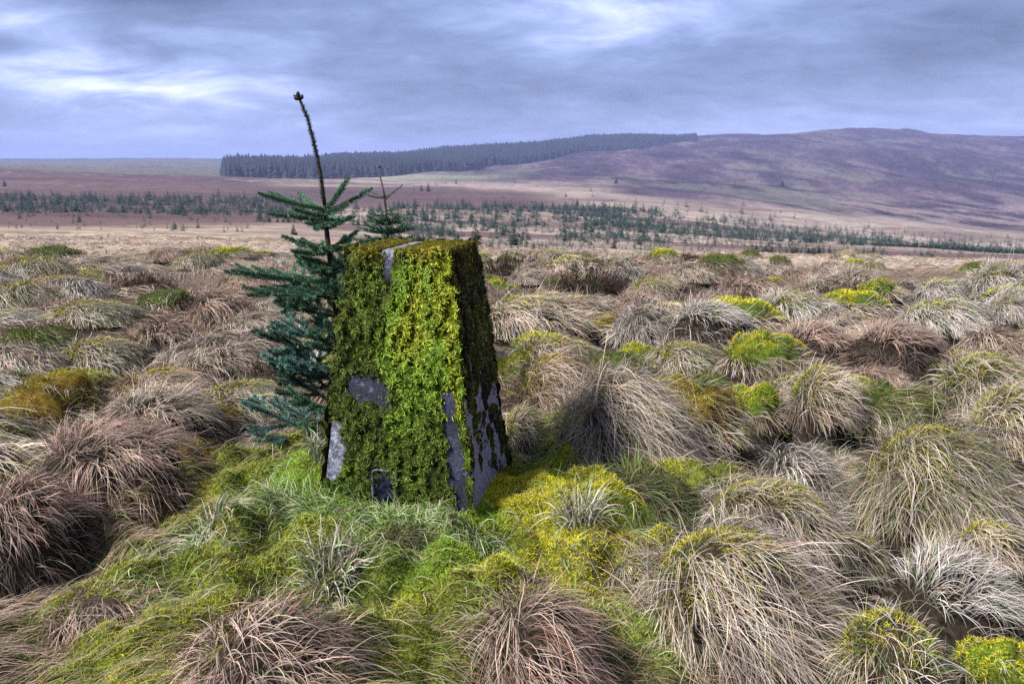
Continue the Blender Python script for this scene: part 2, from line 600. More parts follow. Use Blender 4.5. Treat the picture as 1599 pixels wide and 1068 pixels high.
def ground_colour(x, y):
    px, d = col_of(x, y)
    z = base_height(x, y)
    _, py, _ = project(x, np.maximum(d, 1.0), z)
    r = np.hypot(x, y)
    # near: brown litter between the grass; then straw-coloured grass
    n1 = fbm(x * 0.6, y * 0.6, 21, 4)
    litter = lerp(np.array([0.035, 0.026, 0.022]), np.array([0.085, 0.062, 0.045]), n1)
    ms = moss_zone(x, y)
    litter = lerp(litter, lerp(np.array([0.05, 0.08, 0.015]), np.array([0.16, 0.17, 0.03]), n1), ms)
    n2 = fbm(x * 0.16, y * 0.32, 23, 4)
    tan = lerp(np.array([0.20, 0.155, 0.125]), np.array([0.36, 0.29, 0.235]), smooth(0.3, 0.7, n2))
    col = lerp(litter, tan, smooth(7, 20, r))
    # plantation ground and heather on the middle slopes
    n3 = fbm(x * 0.012 + 2, y * 0.03, 27, 5, 0.55)
    heath = lerp(np.array([0.065, 0.040, 0.044]), np.array([0.15, 0.100, 0.098]), n3)
    n4 = fbm(x * 0.03 + 7, y * 0.06, 29, 5, 0.6)
    tan2 = lerp(np.array([0.17, 0.135, 0.115]), np.array([0.34, 0.28, 0.24]), smooth(0.3, 0.68, n4))
    wl = smooth(560, 380, px)
    leftheath = smooth(358, 350, py) * wl
    col = lerp(col, heath, leftheath * smooth(0.25, 0.45, n4 + 0.1))
    midz = smooth(34, 70, r) * (1 - wl)
    col = lerp(col, lerp(tan2, heath, smooth(0.54, 0.68, n3)), midz)
    # brown heather strip between pillar and hill, pale grass strip behind it
    strip = smooth(330, 318, py) * smooth(288, 296, py) * smooth(1000, 800, px)
    col = lerp(col, heath * 0.95, strip)
    pale = np.exp(-((py - (287 + (px - 700) * 0.075 + (fbm(px * 0.02, py * 0.03, 3) - 0.5) * 8)) / (5.0 + 0.014 * np.maximum(px - 700, 0))) ** 2) * smooth(600, 680, px) * smooth(1250, 1000, px)
    col = lerp(col, np.array([0.33, 0.27, 0.24]) + 0 * col, np.clip(pale, 0, 1) * 0.85)
    # the hill: purple heather with paler grass streaks
    hill = smooth(300, 284, py + (px - 1100) * -0.02) * smooth(560, 720, px) * smooth(400, 560, r)
    hill = np.maximum(hill, smooth(380, 520, r) * smooth(900, 1000, px))
    n5 = fbm(x * 0.011 + 3, y * 0.0045 + 1, 37, 7, 0.66)
    n6 = fbm(x * 0.03, y * 0.010, 41, 6, 0.68)
    hc = lerp(np.array([0.034, 0.022, 0.036]), np.array([0.088, 0.060, 0.082]), smooth(0.3, 0.7, n6))
    hc = lerp(hc, np.array([0.155, 0.155, 0.12]) + 0 * hc, smooth(0.56, 0.66, n5) * 0.5)
    low = smooth(296, 330, py) * smooth(1000, 1250, px)
    hc = lerp(hc, np.array([0.25, 0.20, 0.19]) + 0 * hc, np.clip(low * smooth(0.42, 0.6, n6) + smooth(0.62, 0.7, n6) * 0.35, 0, 1) * 0.7)
    col = lerp(col, hc, hill)
    # pale field and track behind the heather brow
    field = smooth(640, 760, r) * smooth(560, 420, px)
    col = lerp(col, np.array([0.12, 0.115, 0.10]) + 0 * col, field)
    fd = np.exp(-((py - 276) / 5.0) ** 2) * smooth(540, 620, px) * smooth(860, 700, px)
    col = lerp(col, np.array([0.24, 0.25, 0.18]) + 0 * col, fd * 0.8)
    far = smooth(1900, 2600, r)
    col = lerp(col, np.array([0.07, 0.07, 0.085]) + 0 * col, far)
    return np.clip(col, 0.01, 0.8)


def make_ground():
    a1 = np.radians(np.linspace(-42, 42, 820))
    a2 = np.radians(np.concatenate([np.linspace(-180, -43, 45), ]))
    az = np.concatenate([a2, a1, -a2[::-1][:-1]])
    r = np.concatenate([np.linspace(0.05, 0.9, 5), np.exp(np.linspace(math.log(1.0), math.log(60), 470)), np.exp(np.linspace(math.log(61), math.log(5200), 260))])
    A, R = np.meshgrid(az, r)
    X, Y = R * np.sin(A), R * np.cos(A)
    Z = height(X, Y)
    v = np.stack([X, Y, Z], -1).reshape(-1, 3)
    nr, na = R.shape
    i, j = np.meshgrid(np.arange(nr - 1), np.arange(na), indexing='ij')
    j2 = (j + 1) % na
    q = np.stack([i * na + j, (i + 1) * na + j, (i + 1) * na + j2, i * na + j2], -1).reshape(-1, 4)[:, ::-1]
    v = np.concatenate([v, [[0, 0, height(np.array([0.0]), np.array([0.0]))[0]]]])
    t = np.stack([np.arange(na), (np.arange(na) + 1) % na, np.full(na, nr * na)], -1)[:, ::-1]
    global ZMIN, ZMAX
    ZMIN, ZMAX = float(v[:, 2].min()), float(v[:, 2].max()) + 14.0
    cols = ground_colour(v[:, 0], v[:, 1])
    me = build_mesh('ground', v, q, t, cols, True, [M_GROUND])
    o = link('ground', me)
    tag(o, kind='structure')
    # normals up?
    if me.polygons[5000].normal.z < 0:
        me.flip_normals()
    return o


make_ground()

exec_parts = []
# ------------------------------------------------------------------ blades of grass
WIND = np.array([0.85, -0.42, 0.0])


def blade_sim(P0, V0, L, K, grav, dome=None, stiff=0.0, jit=0.05, grnd=None):
    """Blade paths: each starts at P0 along V0, bends under its weight and lies on the dome / ground."""
    n = len(P0)
    P = np.zeros((n, K, 3)); P[:, 0] = P0
    V = nrm(V0)
    st = (L / (K - 1))[:, None]
    g = np.asarray(grav)[:, None] * np.array([[0, 0, -1.0]])
    for k in range(1, K):
        V = nrm(V + g + rng.normal(0, jit, (n, 3)))
        p = P[:, k - 1] + V * st
        if dome is not None:
            c, rad = dome
            u = (p - c) / rad
            f = np.linalg.norm(u, axis=1)
            ins = (f < 1.0) & (p[:, 2] > c[2] - 0.02)
            if ins.any():
                lift = 1.01 + 0.05 * rng.random(ins.sum())
                pn = c + rad * u[ins] / np.maximum(f[ins], 1e-3)[:, None] * lift[:, None]
                p[ins] = pn
                V[ins] = nrm(pn - P[ins, k - 1])
        if grnd is not None:
            h = grnd(p[:, 0], p[:, 1]) + 0.004 + 0.012 * rng.random(n)
            low = p[:, 2] < h
            if low.any():
                p[low, 2] = h[low]
                V[low] = nrm(p[low] - P[low, k - 1])
        P[:, k] = p
    return P


def taper(n, K, w, tip=0.12):
    t = np.linspace(0, 1, K)
    prof = np.where(t < 0.25, 0.75 + t, 1.0) * (1 - (1 - tip) * np.clip((t - 0.25) / 0.75, 0, 1) ** 1.4)
    return np.asarray(w).reshape(-1, 1) * prof[None, :]


PAL = {
    'straw': ([STRAW * 1.15, STRAW * 0.8, GREY, PINK * 0.9, OLIVE * 0.9], [0.36, 0.22, 0.2, 0.14, 0.08]),
    'grey': ([GREY * 1.1, GREY * 0.8, STRAW, GREENG * 1.0], [0.48, 0.24, 0.18, 0.10]),
    'pink': ([PINK * 1.1, PINK * 0.75, STRAW, RUST * 0.9], [0.42, 0.25, 0.2, 0.13]),
    'mix': ([STRAW * 1.1, OLIVE * 1.2, GREENG * 1.1, GREY, PINK * 0.8], [0.34, 0.2, 0.14, 0.2, 0.12]),
    'dark': ([GREENG * 0.8, OLIVE * 0.8, GREENG * 1.3, STRAW * 0.7], [0.4, 0.25, 0.15, 0.2]),
    'litter': ([PINK * 0.25, STRAW * 0.25, PEAT * 2, RUST * 0.4], [0.3, 0.25, 0.25, 0.2]),
    'moss': ([STRAW, OLIVE * 1.1, RUST, GREY * 0.9], [0.4, 0.25, 0.15, 0.2]),
}


def pick_colours(kind, n, spread=0.25):
    pal, w = PAL[kind]
    idx = rng.choice(len(pal), n, p=np.array(w) / sum(w))
    c = np.array(pal)[idx]
    return c * (1 + rng.normal(0, spread, (n, 1))).clip(0.35, 1.7) * (1 + rng.normal(0, 0.05, (n, 3)))


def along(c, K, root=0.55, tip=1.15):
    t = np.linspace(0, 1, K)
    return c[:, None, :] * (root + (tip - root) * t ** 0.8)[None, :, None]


def lumps(a, b, seed, amt):
    return 1 + amt * (fbm(a * 2.6 + seed * 3.1 + 50, b * 2.6 + seed + 50, 61 + seed, 3) - 0.5) * 2


def dome_body(bag, rx, ry, hz, cols, seed=0, nu=30, nv=12, lump=0.18, sink=0.24):
    u = np.linspace(0, 2 * np.pi, nu, endpoint=False); v = np.linspace(0, 1, nv)
    U, V = np.meshgrid(u, v)
    phi = V * np.pi / 2 * 1.08
    r = np.sin(phi); zz = np.cos(phi)
    k = lumps(np.cos(U) * r, np.sin(U) * r, seed, lump)
    X = rx * r * np.cos(U) * k; Y = ry * r * np.sin(U) * k; Z = hz * zz * k - sink * (V ** 3)
    vv = np.stack([X, Y, Z], -1).reshape(-1, 3)
    i, j = np.meshgrid(np.arange(nv - 1), np.arange(nu), indexing='ij')
    j2 = (j + 1) % nu
    q = np.stack([i * nu + j, (i + 1) * nu + j, (i + 1) * nu + j2, i * nu + j2], -1).reshape(-1, 4)
    c = np.asarray(cols(vv)) if callable(cols) else cols
    bag.add(vv, q, None, c)


def tussock_blades(bag, kind, rx, ry, hz, n, wid, lean, K=7, spread=0.25, longer=1.0, top=0.0, reach=0.97):
    """Blades rooted on a dome (local coordinates, base at z=0), drooping over its sides and combed by the wind."""
    a = rng.random(n) * 2 * np.pi
    r = np.sqrt(rng.random(n)) * reach
    r = top + (1 - top) * r
    phi = r * np.pi / 2 * 0.96
    out = np.stack([np.cos(a), np.sin(a), np.zeros(n)], -1)
    un = np.stack([np.sin(phi) * np.cos(a), np.sin(phi) * np.sin(a), np.cos(phi)], -1)
    rad = np.array([rx, ry, hz])
    P0 = un * rad * 0.97
    nor = nrm(un / rad)
    # locks: blades near one another lean alike
    nl = max(12, n // 45)
    lc = un[rng.integers(0, n, nl)]
    lk = np.argmin(((un[:, None, :] - lc[None]) ** 2).sum(-1), axis=1) if n * nl < 4e6 else rng.integers(0, nl, n)
    ld = rng.normal(0, 0.42, (nl, 3)); ll = rng.uniform(0.7, 1.3, nl); lb = rng.uniform(0.55, 1.3, nl)
    V0 = nor * 0.12 + out * (0.04 + 0.55 * r * r)[:, None] + lean[None, :] * 1.15 + ld[lk] * 0.95 + rng.normal(0, 0.16, (n, 3))
    tang = rng.random(n) < 0.22
    V0[tang] += rng.normal(0, 0.75, (tang.sum(), 3)) * np.array([1, 1, 0.3])
    stray = rng.random(n) < 0.06
    V0[stray] += nor[stray] * 0.5 + rng.normal(0, 0.35, (stray.sum(), 3))
    size = (rx + ry) * 0.5 * 0.36 + hz * 0.32
    L = size * longer * rng.uniform(0.35, 1.25, n) * ll[lk]
    P = blade_sim(P0, V0, L, K, rng.uniform(0.10, 0.38, n), (np.zeros(3), rad), jit=0.10)
    P[..., 2] = np.maximum(P[..., 2], -0.05 + 0.03 * rng.random((n, 1)))
    c = pick_colours(kind, n, spread) * lb[lk][:, None]
    ref = nrm(nor + rng.normal(0, 0.30, (n, 3)))
    ribbons(bag, P, taper(n, K, wid * rng.uniform(0.5, 1.25, n)), along(c, K, 0.32, 1.22), ref)  # brown root sheaths, darkened further as painted shade between blades


def frond_field(bag, P0, nor, L, w, C, K=4, curl=0.55, droop=0.0):
    n = len(P0)
    V = nrm(nor + rng.normal(0, 0.55, (n, 3)) + np.array([0, 0, -droop]))
    P = np.zeros((n, K, 3)); P[:, 0] = P0
    bend = rng.normal(0, curl, (n, 3))
    for k in range(1, K):
        V = nrm(V + bend * 0.6 + np.array([0, 0, -droop * 0.5]))
        P[:, k] = P[:, k - 1] + V * (L / (K - 1))[:, None]
    ribbons(bag, P, taper(n, K, w, 0.2), along(C, K, 0.5, 1.2), nrm(nor * 0.6 + rng.normal(0, 0.6, (n, 3))))


def moss_cap(bag, rx, ry, hz, n, size, palette, side=None, reach=0.95, seed=0, lump=0.0):
    a = rng.random(n) * 2 * np.pi; r = np.sqrt(rng.random(n)) * reach
    if side is not None:           # moss only toward one side of the hummock
        keep = np.cos(a - side) * r > -0.42 + (fbm(np.cos(a) * r * 2.5 + seed, np.sin(a) * r * 2.5 + 9, 73, 3) - 0.5) * 1.1 + rng.normal(0, 0.06, n)
        a, r = a[keep], r[keep]; n = len(a)
    phi = r * np.pi / 2
    un = np.stack([np.sin(phi) * np.cos(a), np.sin(phi) * np.sin(a), np.cos(phi)], -1)
    rad = np.array([rx, ry, hz])
    nz = fbm(un[:, 0] * 2.5 + 4, un[:, 1] * 2.5 + palette * 7, 71 + palette, 3)
    if palette == 0:
        c = lerp(GMOSS, YMOSS, smooth(0.28, 0.55, nz + (0.5 - r) * 0.4))
    elif palette == 1:
        c = lerp(DMOSS * 1.4, OLIVE * 1.1, smooth(0.30, 0.60, nz))
    else:
        c = lerp(OMOSS * np.array([0.6, 0.75, 0.8]), YMOSS * 0.8, smooth(0.38, 0.62, nz))
    c = lerp(c, DMOSS + 0 * c, smooth(0.72, 1.0, r) * 0.6)
    c = c * rng.lognormal(0, 0.24, (n, 1)).clip(0.4, 1.8)
    bare = fbm(un[:, 0] * 3.1 + seed, un[:, 1] * 3.1 + 20, 79, 3) > 0.66
    kk = lumps(un[:, 0], un[:, 1], seed, lump)[:, None]
    c[bare] *= 0.25
    frond_field(bag, un * rad * 0.99 * kk, nrm(un / rad), size * rng.uniform(0.6, 1.3, n), size * 0.075 * rng.uniform(0.7, 1.3, n), c)


def heather_geo(bag, rx, ry, hz, n, wid, green=0.3):
    """A low heather bush: wiry twigs fanning up from the ground with tiny leaf sprays."""
    a = rng.random(n) * 2 * np.pi; r = np.sqrt(rng.random(n))
    P0 = np.stack([rx * r * np.cos(a) * 0.8, ry * r * np.sin(a) * 0.8, np.full(n, -0.02)], -1)
    V0 = np.stack([np.cos(a) * r * 0.75 + 0.15, np.sin(a) * r * 0.75, np.ones(n)], -1) + rng.normal(0, 0.28, (n, 3))
    L = hz * (1.15 - 0.45 * r) * rng.uniform(0.65, 1.25, n)
    K = 5
    P = blade_sim(P0, V0, L, K, np.full(n, -0.02), jit=0.16)
    c = np.where(rng.random((n, 1)) < green, np.array([[0.06, 0.08, 0.025]]), HEATH[None] * np.array([[0.75, 0.62, 0.55]])) * rng.uniform(0.5, 1.4, (n, 1))
    ref = nrm(rng.normal(0, 1, (n, 3)) + np.array([0, -0.6, 0]))
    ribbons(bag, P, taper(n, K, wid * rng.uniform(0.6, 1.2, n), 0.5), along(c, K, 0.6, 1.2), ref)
    m = n * 7
    i = rng.integers(0, n, m); k = rng.integers(2, K, m)
    Q = P[i, k] + rng.normal(0, wid * 2.0, (m, 3))
    frond_field(bag, Q, nrm(np.array([0, 0, 1.0]) + rng.normal(0, 0.5, (m, 3))), wid * rng.uniform(5, 11, m), wid * rng.uniform(0.7, 1.2, m), c[i] * rng.uniform(0.7, 1.5, (m, 1)), K=3)


# ------------------------------------------------------------------ the tussocks and hummocks one can point at
# kind, pixel column, pixel row of the foot, width and height in pixels, label, extra
HERO = [
    ('straw', 968, 742, 235, 165, 'big pale straw tussock with long blades hanging like hair, close beside the pillar'),
    ('moss', 1085, 690, 150, 105, 'brown mossy hummock with a yellow rim, beside the big hair-like pale tussock', 2),
    ('grey', 1252, 738, 150, 100, 'silvery grey rounded tussock standing alone between two larger straw mounds'),
    ('mix', 1462, 790, 255, 160, 'broad straw tussock with a mossy yellow crest near the picture edge'),
    ('moss', 1192, 588, 120, 62, 'bright yellow-green moss hummock with a peaked top in the tussock field', 0),
    ('moss', 1178, 640, 92, 66, 'smaller yellow moss cushion just below the peaked moss hummock', 0),
    ('straw', 1282, 655, 105, 85, 'small domed straw tussock between two yellow moss hummocks'),
    ('moss', 1402, 652, 165, 78, 'long dark green moss ridge edged with yellow, behind the broad straw tussock', 1),
    ('straw', 1200, 838, 225, 85, 'low straw tussock with shaggy white tips, above the largest tussock'),
    ('straw', 1140, 1000, 330, 185, 'largest straw tussock, wide and shaggy, with a dark hollow under its front'),
    ('grey', 1492, 970, 235, 165, 'tall shaggy grey-tan tussock with a dark side near the lower corner', 9),
    ('mix', 1388, 1085, 175, 130, 'straw tussock with green moss at its foot at the bottom edge'),
    ('pink', 838, 1090, 215, 170, 'pinkish tan tussock combed over to one side at the bottom middle'),
    ('pink', 430, 1130, 300, 140, 'reddish brown swept tussock cut off by the bottom edge'),
    ('pink', 50, 895, 190, 150, 'brown and pink tussock with a dark base at the side edge of the photo', 9),
    ('tuft', 905, 885, 90, 70, 'small dark clump with a few pale bent blades beside the yellow moss'),
    ('moss', 1568, 1085, 150, 75, 'flat bright yellow moss cushion in the bottom corner', 0),
    ('moss', 802, 580, 82, 58, 'flat-topped yellow moss hummock just behind the pillar', 0),
    ('moss', 955, 590, 150, 52, 'bright green moss bank behind the big hair-like tussock', 1),
    ('moss', 1000, 556, 70, 26, 'thin yellow moss crest just behind the bright green bank', 0),
    ('grey', 1008, 532, 110, 52, 'small grey-green tussock with parted blades in the middle of the field'),
    ('grey', 1108, 548, 150, 62, 'grey tussock with a dark underside behind the peaked moss hummock', 9),
    ('pink', 1270, 548, 150, 58, 'mauve brown tussock ridge overhanging a dark hollow', 9),
    ('pink', 1400, 565, 170, 66, 'wide mauve tussock beyond the dark hollow, beside the straw slope', 9),
    ('pink', 868, 668, 150, 115, 'pinkish straw mound between the pillar and the hair-like tussock'),
    ('mix', 815, 708, 70, 62, 'yellowish straw clump right against the pillar'),
    ('mix', 1538, 600, 150, 78, 'combed straw slope with an orange moss crest near the edge'),
    ('moss', 1110, 605, 70, 48, 'dark green moss lump beside the peaked yellow hummock', 1),
    ('straw', 1570, 715, 110, 90, 'half-cut straw tussock beside the broad crested tussock'),
    ('dark', 1010, 812, 170, 70, 'dark green grassy hump beside the yellow moss at the pillar'),
    ('mix', 1330, 818, 130, 58, 'olive mossy hump just in front of the broad crested tussock'),
    ('dark', 930, 800, 110, 50, 'low green grass hump between yellow moss and hair-like tussock'),
    ('straw', 1550, 850, 110, 60, 'low straw tuft behind the tall grey-tan tussock'),
    ('moss', 85, 655, 165, 85, 'olive and yellow moss mound with a dark side on the open left slope', 2),
    ('moss', 60, 552, 125, 68, 'dark green and brown hummock, the darkest mound of the left slope', 1),
    ('straw', 255, 690, 215, 105, 'broad combed straw mound with a dark green front, left of the spruce', 9),
    ('pink', 190, 800, 300, 118, 'wide overhanging grass bank with a black hollow beneath it', 9),
    ('moss', 300, 712, 150, 62, 'yellowish moss crest above the black hollow', 2),
    ('moss', 40, 715, 150, 38, 'thin yellow moss bank at the side edge above the brown tussock', 0),
    ('pink', 268, 545, 130, 52, 'mauve tussock around a dark maroon hollow on the left slope', 9),
    ('pink', 350, 505, 110, 42, 'small brown tussock near the long low spruce branch'),
    ('straw', 330, 575, 170, 44, 'smooth pale combed swell of grass behind the black hollow'),
    ('moss', 335, 655, 90, 40, 'orange-yellow moss patch beside the lowest spruce branches', 2),
    ('moss', 82, 402, 85, 18, 'small far green moss hummock alone on the pale grass', 1),
    ('moss', 262, 478, 90, 30, 'green moss hummock with brown top on the left slope', 1),
    ('grey', 120, 470, 100, 26, 'dark grey far tussock beside the heather on the left slope'),
    ('grey', 455, 415, 60, 12, 'small far grey tussock behind the spruce leader'),
    ('moss', 775, 452, 60, 22, 'two-humped yellow moss cushion behind the top of the pillar', 0),
    ('moss', 945, 500, 60, 36, 'yellow moss hummock with a brown shaded side, centre of the field', 2),
    ('moss', 1370, 468, 55, 30, 'far yellow-sided moss hummock against the brown heather', 0),
    ('grey', 1240, 490, 140, 34, 'long low grey tussock in the far part of the field'),
    ('pink', 1560, 520, 110, 44, 'far brownish tussock at the side edge of the field'),
    ('straw', 1490, 640, 100, 60, 'straw tuft with white tips behind the broad crested tussock'),
    ('mix', 1040, 640, 90, 60, 'olive straw hump wedged between hair-like tussock and mossy rim'),
    ('dark', 640, 905, 160, 50, 'dark green tufted grass in front of the pillar'),
    ('mix', 985, 930, 80, 60, 'brownish olive tuft between the yellow moss and the largest tussock'),
    ('tuft', 510, 800, 70, 75, 'pale bleached grass tuft against the front corner of the pillar'),
    ('tuft', 520, 930, 120, 60, 'pale green grass tuft low in front of the pillar'),
    ('tuft', 330, 870, 110, 60, 'pale green bent grass tuft beside the mossy mound'),
    ('pink', 175, 985, 200, 60, 'low flattened straw mat of grass in the lower left'),
]
HEATHERS = [
    (928, 452, 110, 62, 'brown heather bush with tall wiry twigs, nearest the pillar on the far field'),
    (1140, 470, 170, 68, 'largest dark brown heather bush on the far field'),
    (1345, 465, 120, 50, 'dark heather bush with a mossy flank beyond the field'),
    (1520, 462, 120, 36, 'low dark green heather patch near the side edge'),
    (805, 425, 100, 40, 'dark heather clump just behind the top of the pillar'),
    (1000, 408, 60, 14, 'small purple-brown heather clump on the far rim of the grass'),
    (1075, 408, 50, 16, 'tiny reddish heather clump on the far rim of the grass'),
    (1420, 440, 70, 26, 'small reddish brown heather clump between two larger dark bushes'),
    (48, 455, 90, 34, 'brown heather clump on the left slope'),
    (222, 445, 80, 32, 'dark heather clump above yellow moss on the left slope'),
    (300, 478, 110, 36, 'wide dark heather clump beside the green hummock'),
    (62, 520, 130, 50, 'dark heather crowning the darkest left mound'),
    (400, 585, 80, 56, 'dark heather behind the lower spruce branches'),
    (130, 605, 70, 38, 'dark green heather beside the olive and yellow mound'),
]


def hero_tussock(kind, px, py, wpx, hpx, label, pal=0):
    x, y, z = at_pixel(px, py)
    depth = project(x, y, z)[2]
    big = 1.12 if kind == 'moss' else 1.0
    rx = wpx * depth / 1250 / 2 * 0.94 * big
    if kind == 'moss': rx *= 1.12
    hz = hpx * depth / 1250 * 0.95 * (0.90 if kind == 'moss' else 1.0)
    ry = min(max(rx * 0.8, hz * 0.8), rx * 1.3)
    y += ry * 0.75; x *= 1 + ry * 0.75 / max(y, 1)
    z = float(height(np.array([x]), np.array([y - ry * 0.4]))[0] + hollow(np.array([x]), np.array([y]))[0] * 0.8) - 0.03
    z = min(z, float(base_height(np.array([x]), np.array([y]))[0]) + 0.03)
    near = 1.0 / max(1.0, (depth / 3.0) ** 1.05)
    wid = 0.00105 * max(1.0, depth / 3.2)
    area = rx * ry * 3.1 + (rx + ry) * hz * 2
    e = empty('moss_hummock' if kind == 'moss' else 'grass_tussock', (x, y, z))
    lean = WIND * rng.uniform(0.45, 0.95) + np.array([rng.normal(0, 0.15), rng.normal(0, 0.2), 0])
    seed = int(px + py) % 97
    body = Bag()
    if kind == 'tuft':
        g = Bag()
        n = 260
        a = rng.random(n) * 2 * np.pi; r = np.sqrt(rng.random(n)) * 0.45
        P0 = np.stack([rx * r * np.cos(a), ry * r * np.sin(a), np.full(n, 0.0)], -1)
        V0 = np.stack([np.cos(a) * 0.6, np.sin(a) * 0.6, np.full(n, 0.9)], -1) + rng.normal(0, 0.45, (n, 3)) + lean * 0.4
        P = blade_sim(P0, V0, rx * rng.uniform(0.7, 2.0, n), 7, rng.uniform(0.15, 0.5, n), jit=0.10, grnd=lambda X, Y: height(X + x, Y + y) - z)
        pal_ = np.array([GREY * 1.05, STRAW, np.array([0.36, 0.44, 0.26]), np.array([0.22, 0.30, 0.12]), STRAW * 0.4])
        c = pal_[rng.integers(0, 5, n)] * rng.uniform(0.6, 1.2, (n, 1))
        ribbons(g, P, taper(n, 7, 0.0021 * rng.uniform(0.6, 1.4, n)), along(c, 7), nrm(rng.normal(0, 0.6, (n, 3)) + np.array([0, -0.4, 0.8])))
        link('grass_blades', g.mesh('grass_blades', [M_GRASS]), e)
        tag(e, label, 'grass tussock', 'grass tussocks on the moor')
        return
    bank = pal == 9
    if kind == 'moss':
        base = {0: GMOSS * 0.5, 1: DMOSS * 0.9, 2: OMOSS * 0.35}[pal]
        dome_body(body, rx * 0.9, ry * 0.9, hz * 0.93, lambda v: lerp(base, PEAT + 0 * v, smooth(hz * 0.45, hz * 0.1, v[:, 2])), seed, lump=0.4)
    else:
        kb = 0.97 if bank else 0.80
        dome_body(body, rx * kb, ry * kb, hz * (0.93 if bank else 0.88), lambda v: lerp(np.array([0.05, 0.04, 0.03]) * (0.5 if bank else 1), PEAT + 0 * v, smooth(hz * 0.6, hz * 0.15, v[:, 2])), seed)
    link('root_mound', body.mesh('root_mound', [M_MOUND], True), e)
    g = Bag()
    cover = area / (wid * 2)
    if kind == 'moss':
        mb = Bag()
        size = 0.0110 * max(1.0, depth / 3.6)
        n = int(np.clip(area / (size * size) * 4.6, 1500, 42000))
        moss_cap(mb, rx * 0.93, ry * 0.93, hz * 0.96, n, size, pal, seed=seed, lump=0.4, reach=0.80, side=2.2)
        link('moss_fronds', mb.mesh('moss_fronds', [M_MOSS]), e)
        n = int(np.clip(cover * 6.0, 450, 4500))
        tussock_blades(g, 'moss', rx * 0.95, ry * 0.95, hz * 0.9, n, wid, lean, 6, longer=0.85, top=0.62)
        tussock_blades(g, 'moss', rx * 0.9, ry * 0.9, hz * 0.95, int(n * 0.55), wid * 0.85, lean, 6, longer=0.75)
    else:
        n = int(np.clip(cover * 11.5, 900, 11000))
        if bank:
            lean = lean + np.array([0.25, 0.35, 0])
            tussock_blades(g, kind, rx, ry, hz, int(n * 0.6), wid, lean, 7, longer=0.72, reach=0.55)
            tussock_blades(g, kind, rx, ry, hz, n // 9, wid, lean * 0.4, 7, longer=0.9, top=0.5)
            tussock_blades(g, 'litter', rx * 0.98, ry * 0.98, hz * 0.95, n // 2, wid * 1.2, lean * 0.3, 6, longer=0.6, top=0.55)
        else:
            tussock_blades(g, kind, rx, ry, hz, n, wid, lean, 7)
            tussock_blades(g, 'litter', rx * 0.93, ry * 0.93, hz * 0.9, n // 3, wid * 1.2, lean * 0.4, 6, longer=0.6, top=0.1)
            tussock_blades(g, kind, rx * 0.86, ry * 0.86, hz * 0.9, n // 3, wid, lean * 0.5, 6, longer=1.0, top=0.35)
        if (kind in ('mix', 'dark') or (px > 850 and not bank and rng.random() < 0.6)) and hz > 0.05:
            mb = Bag()
            size = 0.0125 * max(1.0, depth / 3.6)
            nm = int(np.clip(area / (size * size) * 2.6, 900, 12000))
            moss_cap(mb, rx * 0.98, ry * 0.98, hz * 1.03, nm, size, 1 if kind == 'dark' else 0, side=rng.uniform(0.8, 3.4), reach=0.8, seed=seed)
            link('moss_fronds', mb.mesh('moss_fronds', [M_MOSS]), e)
    link('grass_blades', g.mesh('grass_blades', [M_GRASS]), e)
    if kind == 'moss':
        tag(e, label, 'moss hummock', 'moss hummocks on the moor')
    else:
        tag(e, label, 'grass tussock', 'grass tussocks on the moor')
    HERO_POS.append((x, y, max(rx, ry)))


HERO_POS = []
for h in HERO:
    hero_tussock(*h)


def hero_heather(px, py, wpx, hpx, label):
    x, y, z = at_pixel(px, py)
    depth = project(x, y, z)[2]
    rx = wpx * depth / 1250 / 2; hz = hpx * depth / 1250 * 0.95
    ry = max(rx * 0.7, 0.15)
    y += ry * 0.6
    z = float(height(np.array([x]), np.array([y]))[0])
    e = empty('heather_bush', (x, y, z - 0.02))
    b = Bag()
    dome_body(b, rx * 0.8, ry * 0.8, hz * 0.5, lambda v: np.array([0.03, 0.03, 0.02]) + 0 * v, int(px) % 50)
    link('root_mound', b.mesh('root_mound', [M_MOUND], True), e)
    g = Bag()
    wid = 0.0016 * max(1.0, depth / 3.5)
    heather_geo(g, rx, ry, hz, int(np.clip(rx * ry / (wid * wid) * 0.02, 350, 1100)), wid, 0.13)
    link('heather_twigs', g.mesh('heather_twigs', [M_HEATHER]), e)
    tag(e, label, 'heather', 'heather bushes on the moor')
    HERO_POS.append((x, y, max(rx, ry)))


for h in HEATHERS:
    hero_heather(*h)


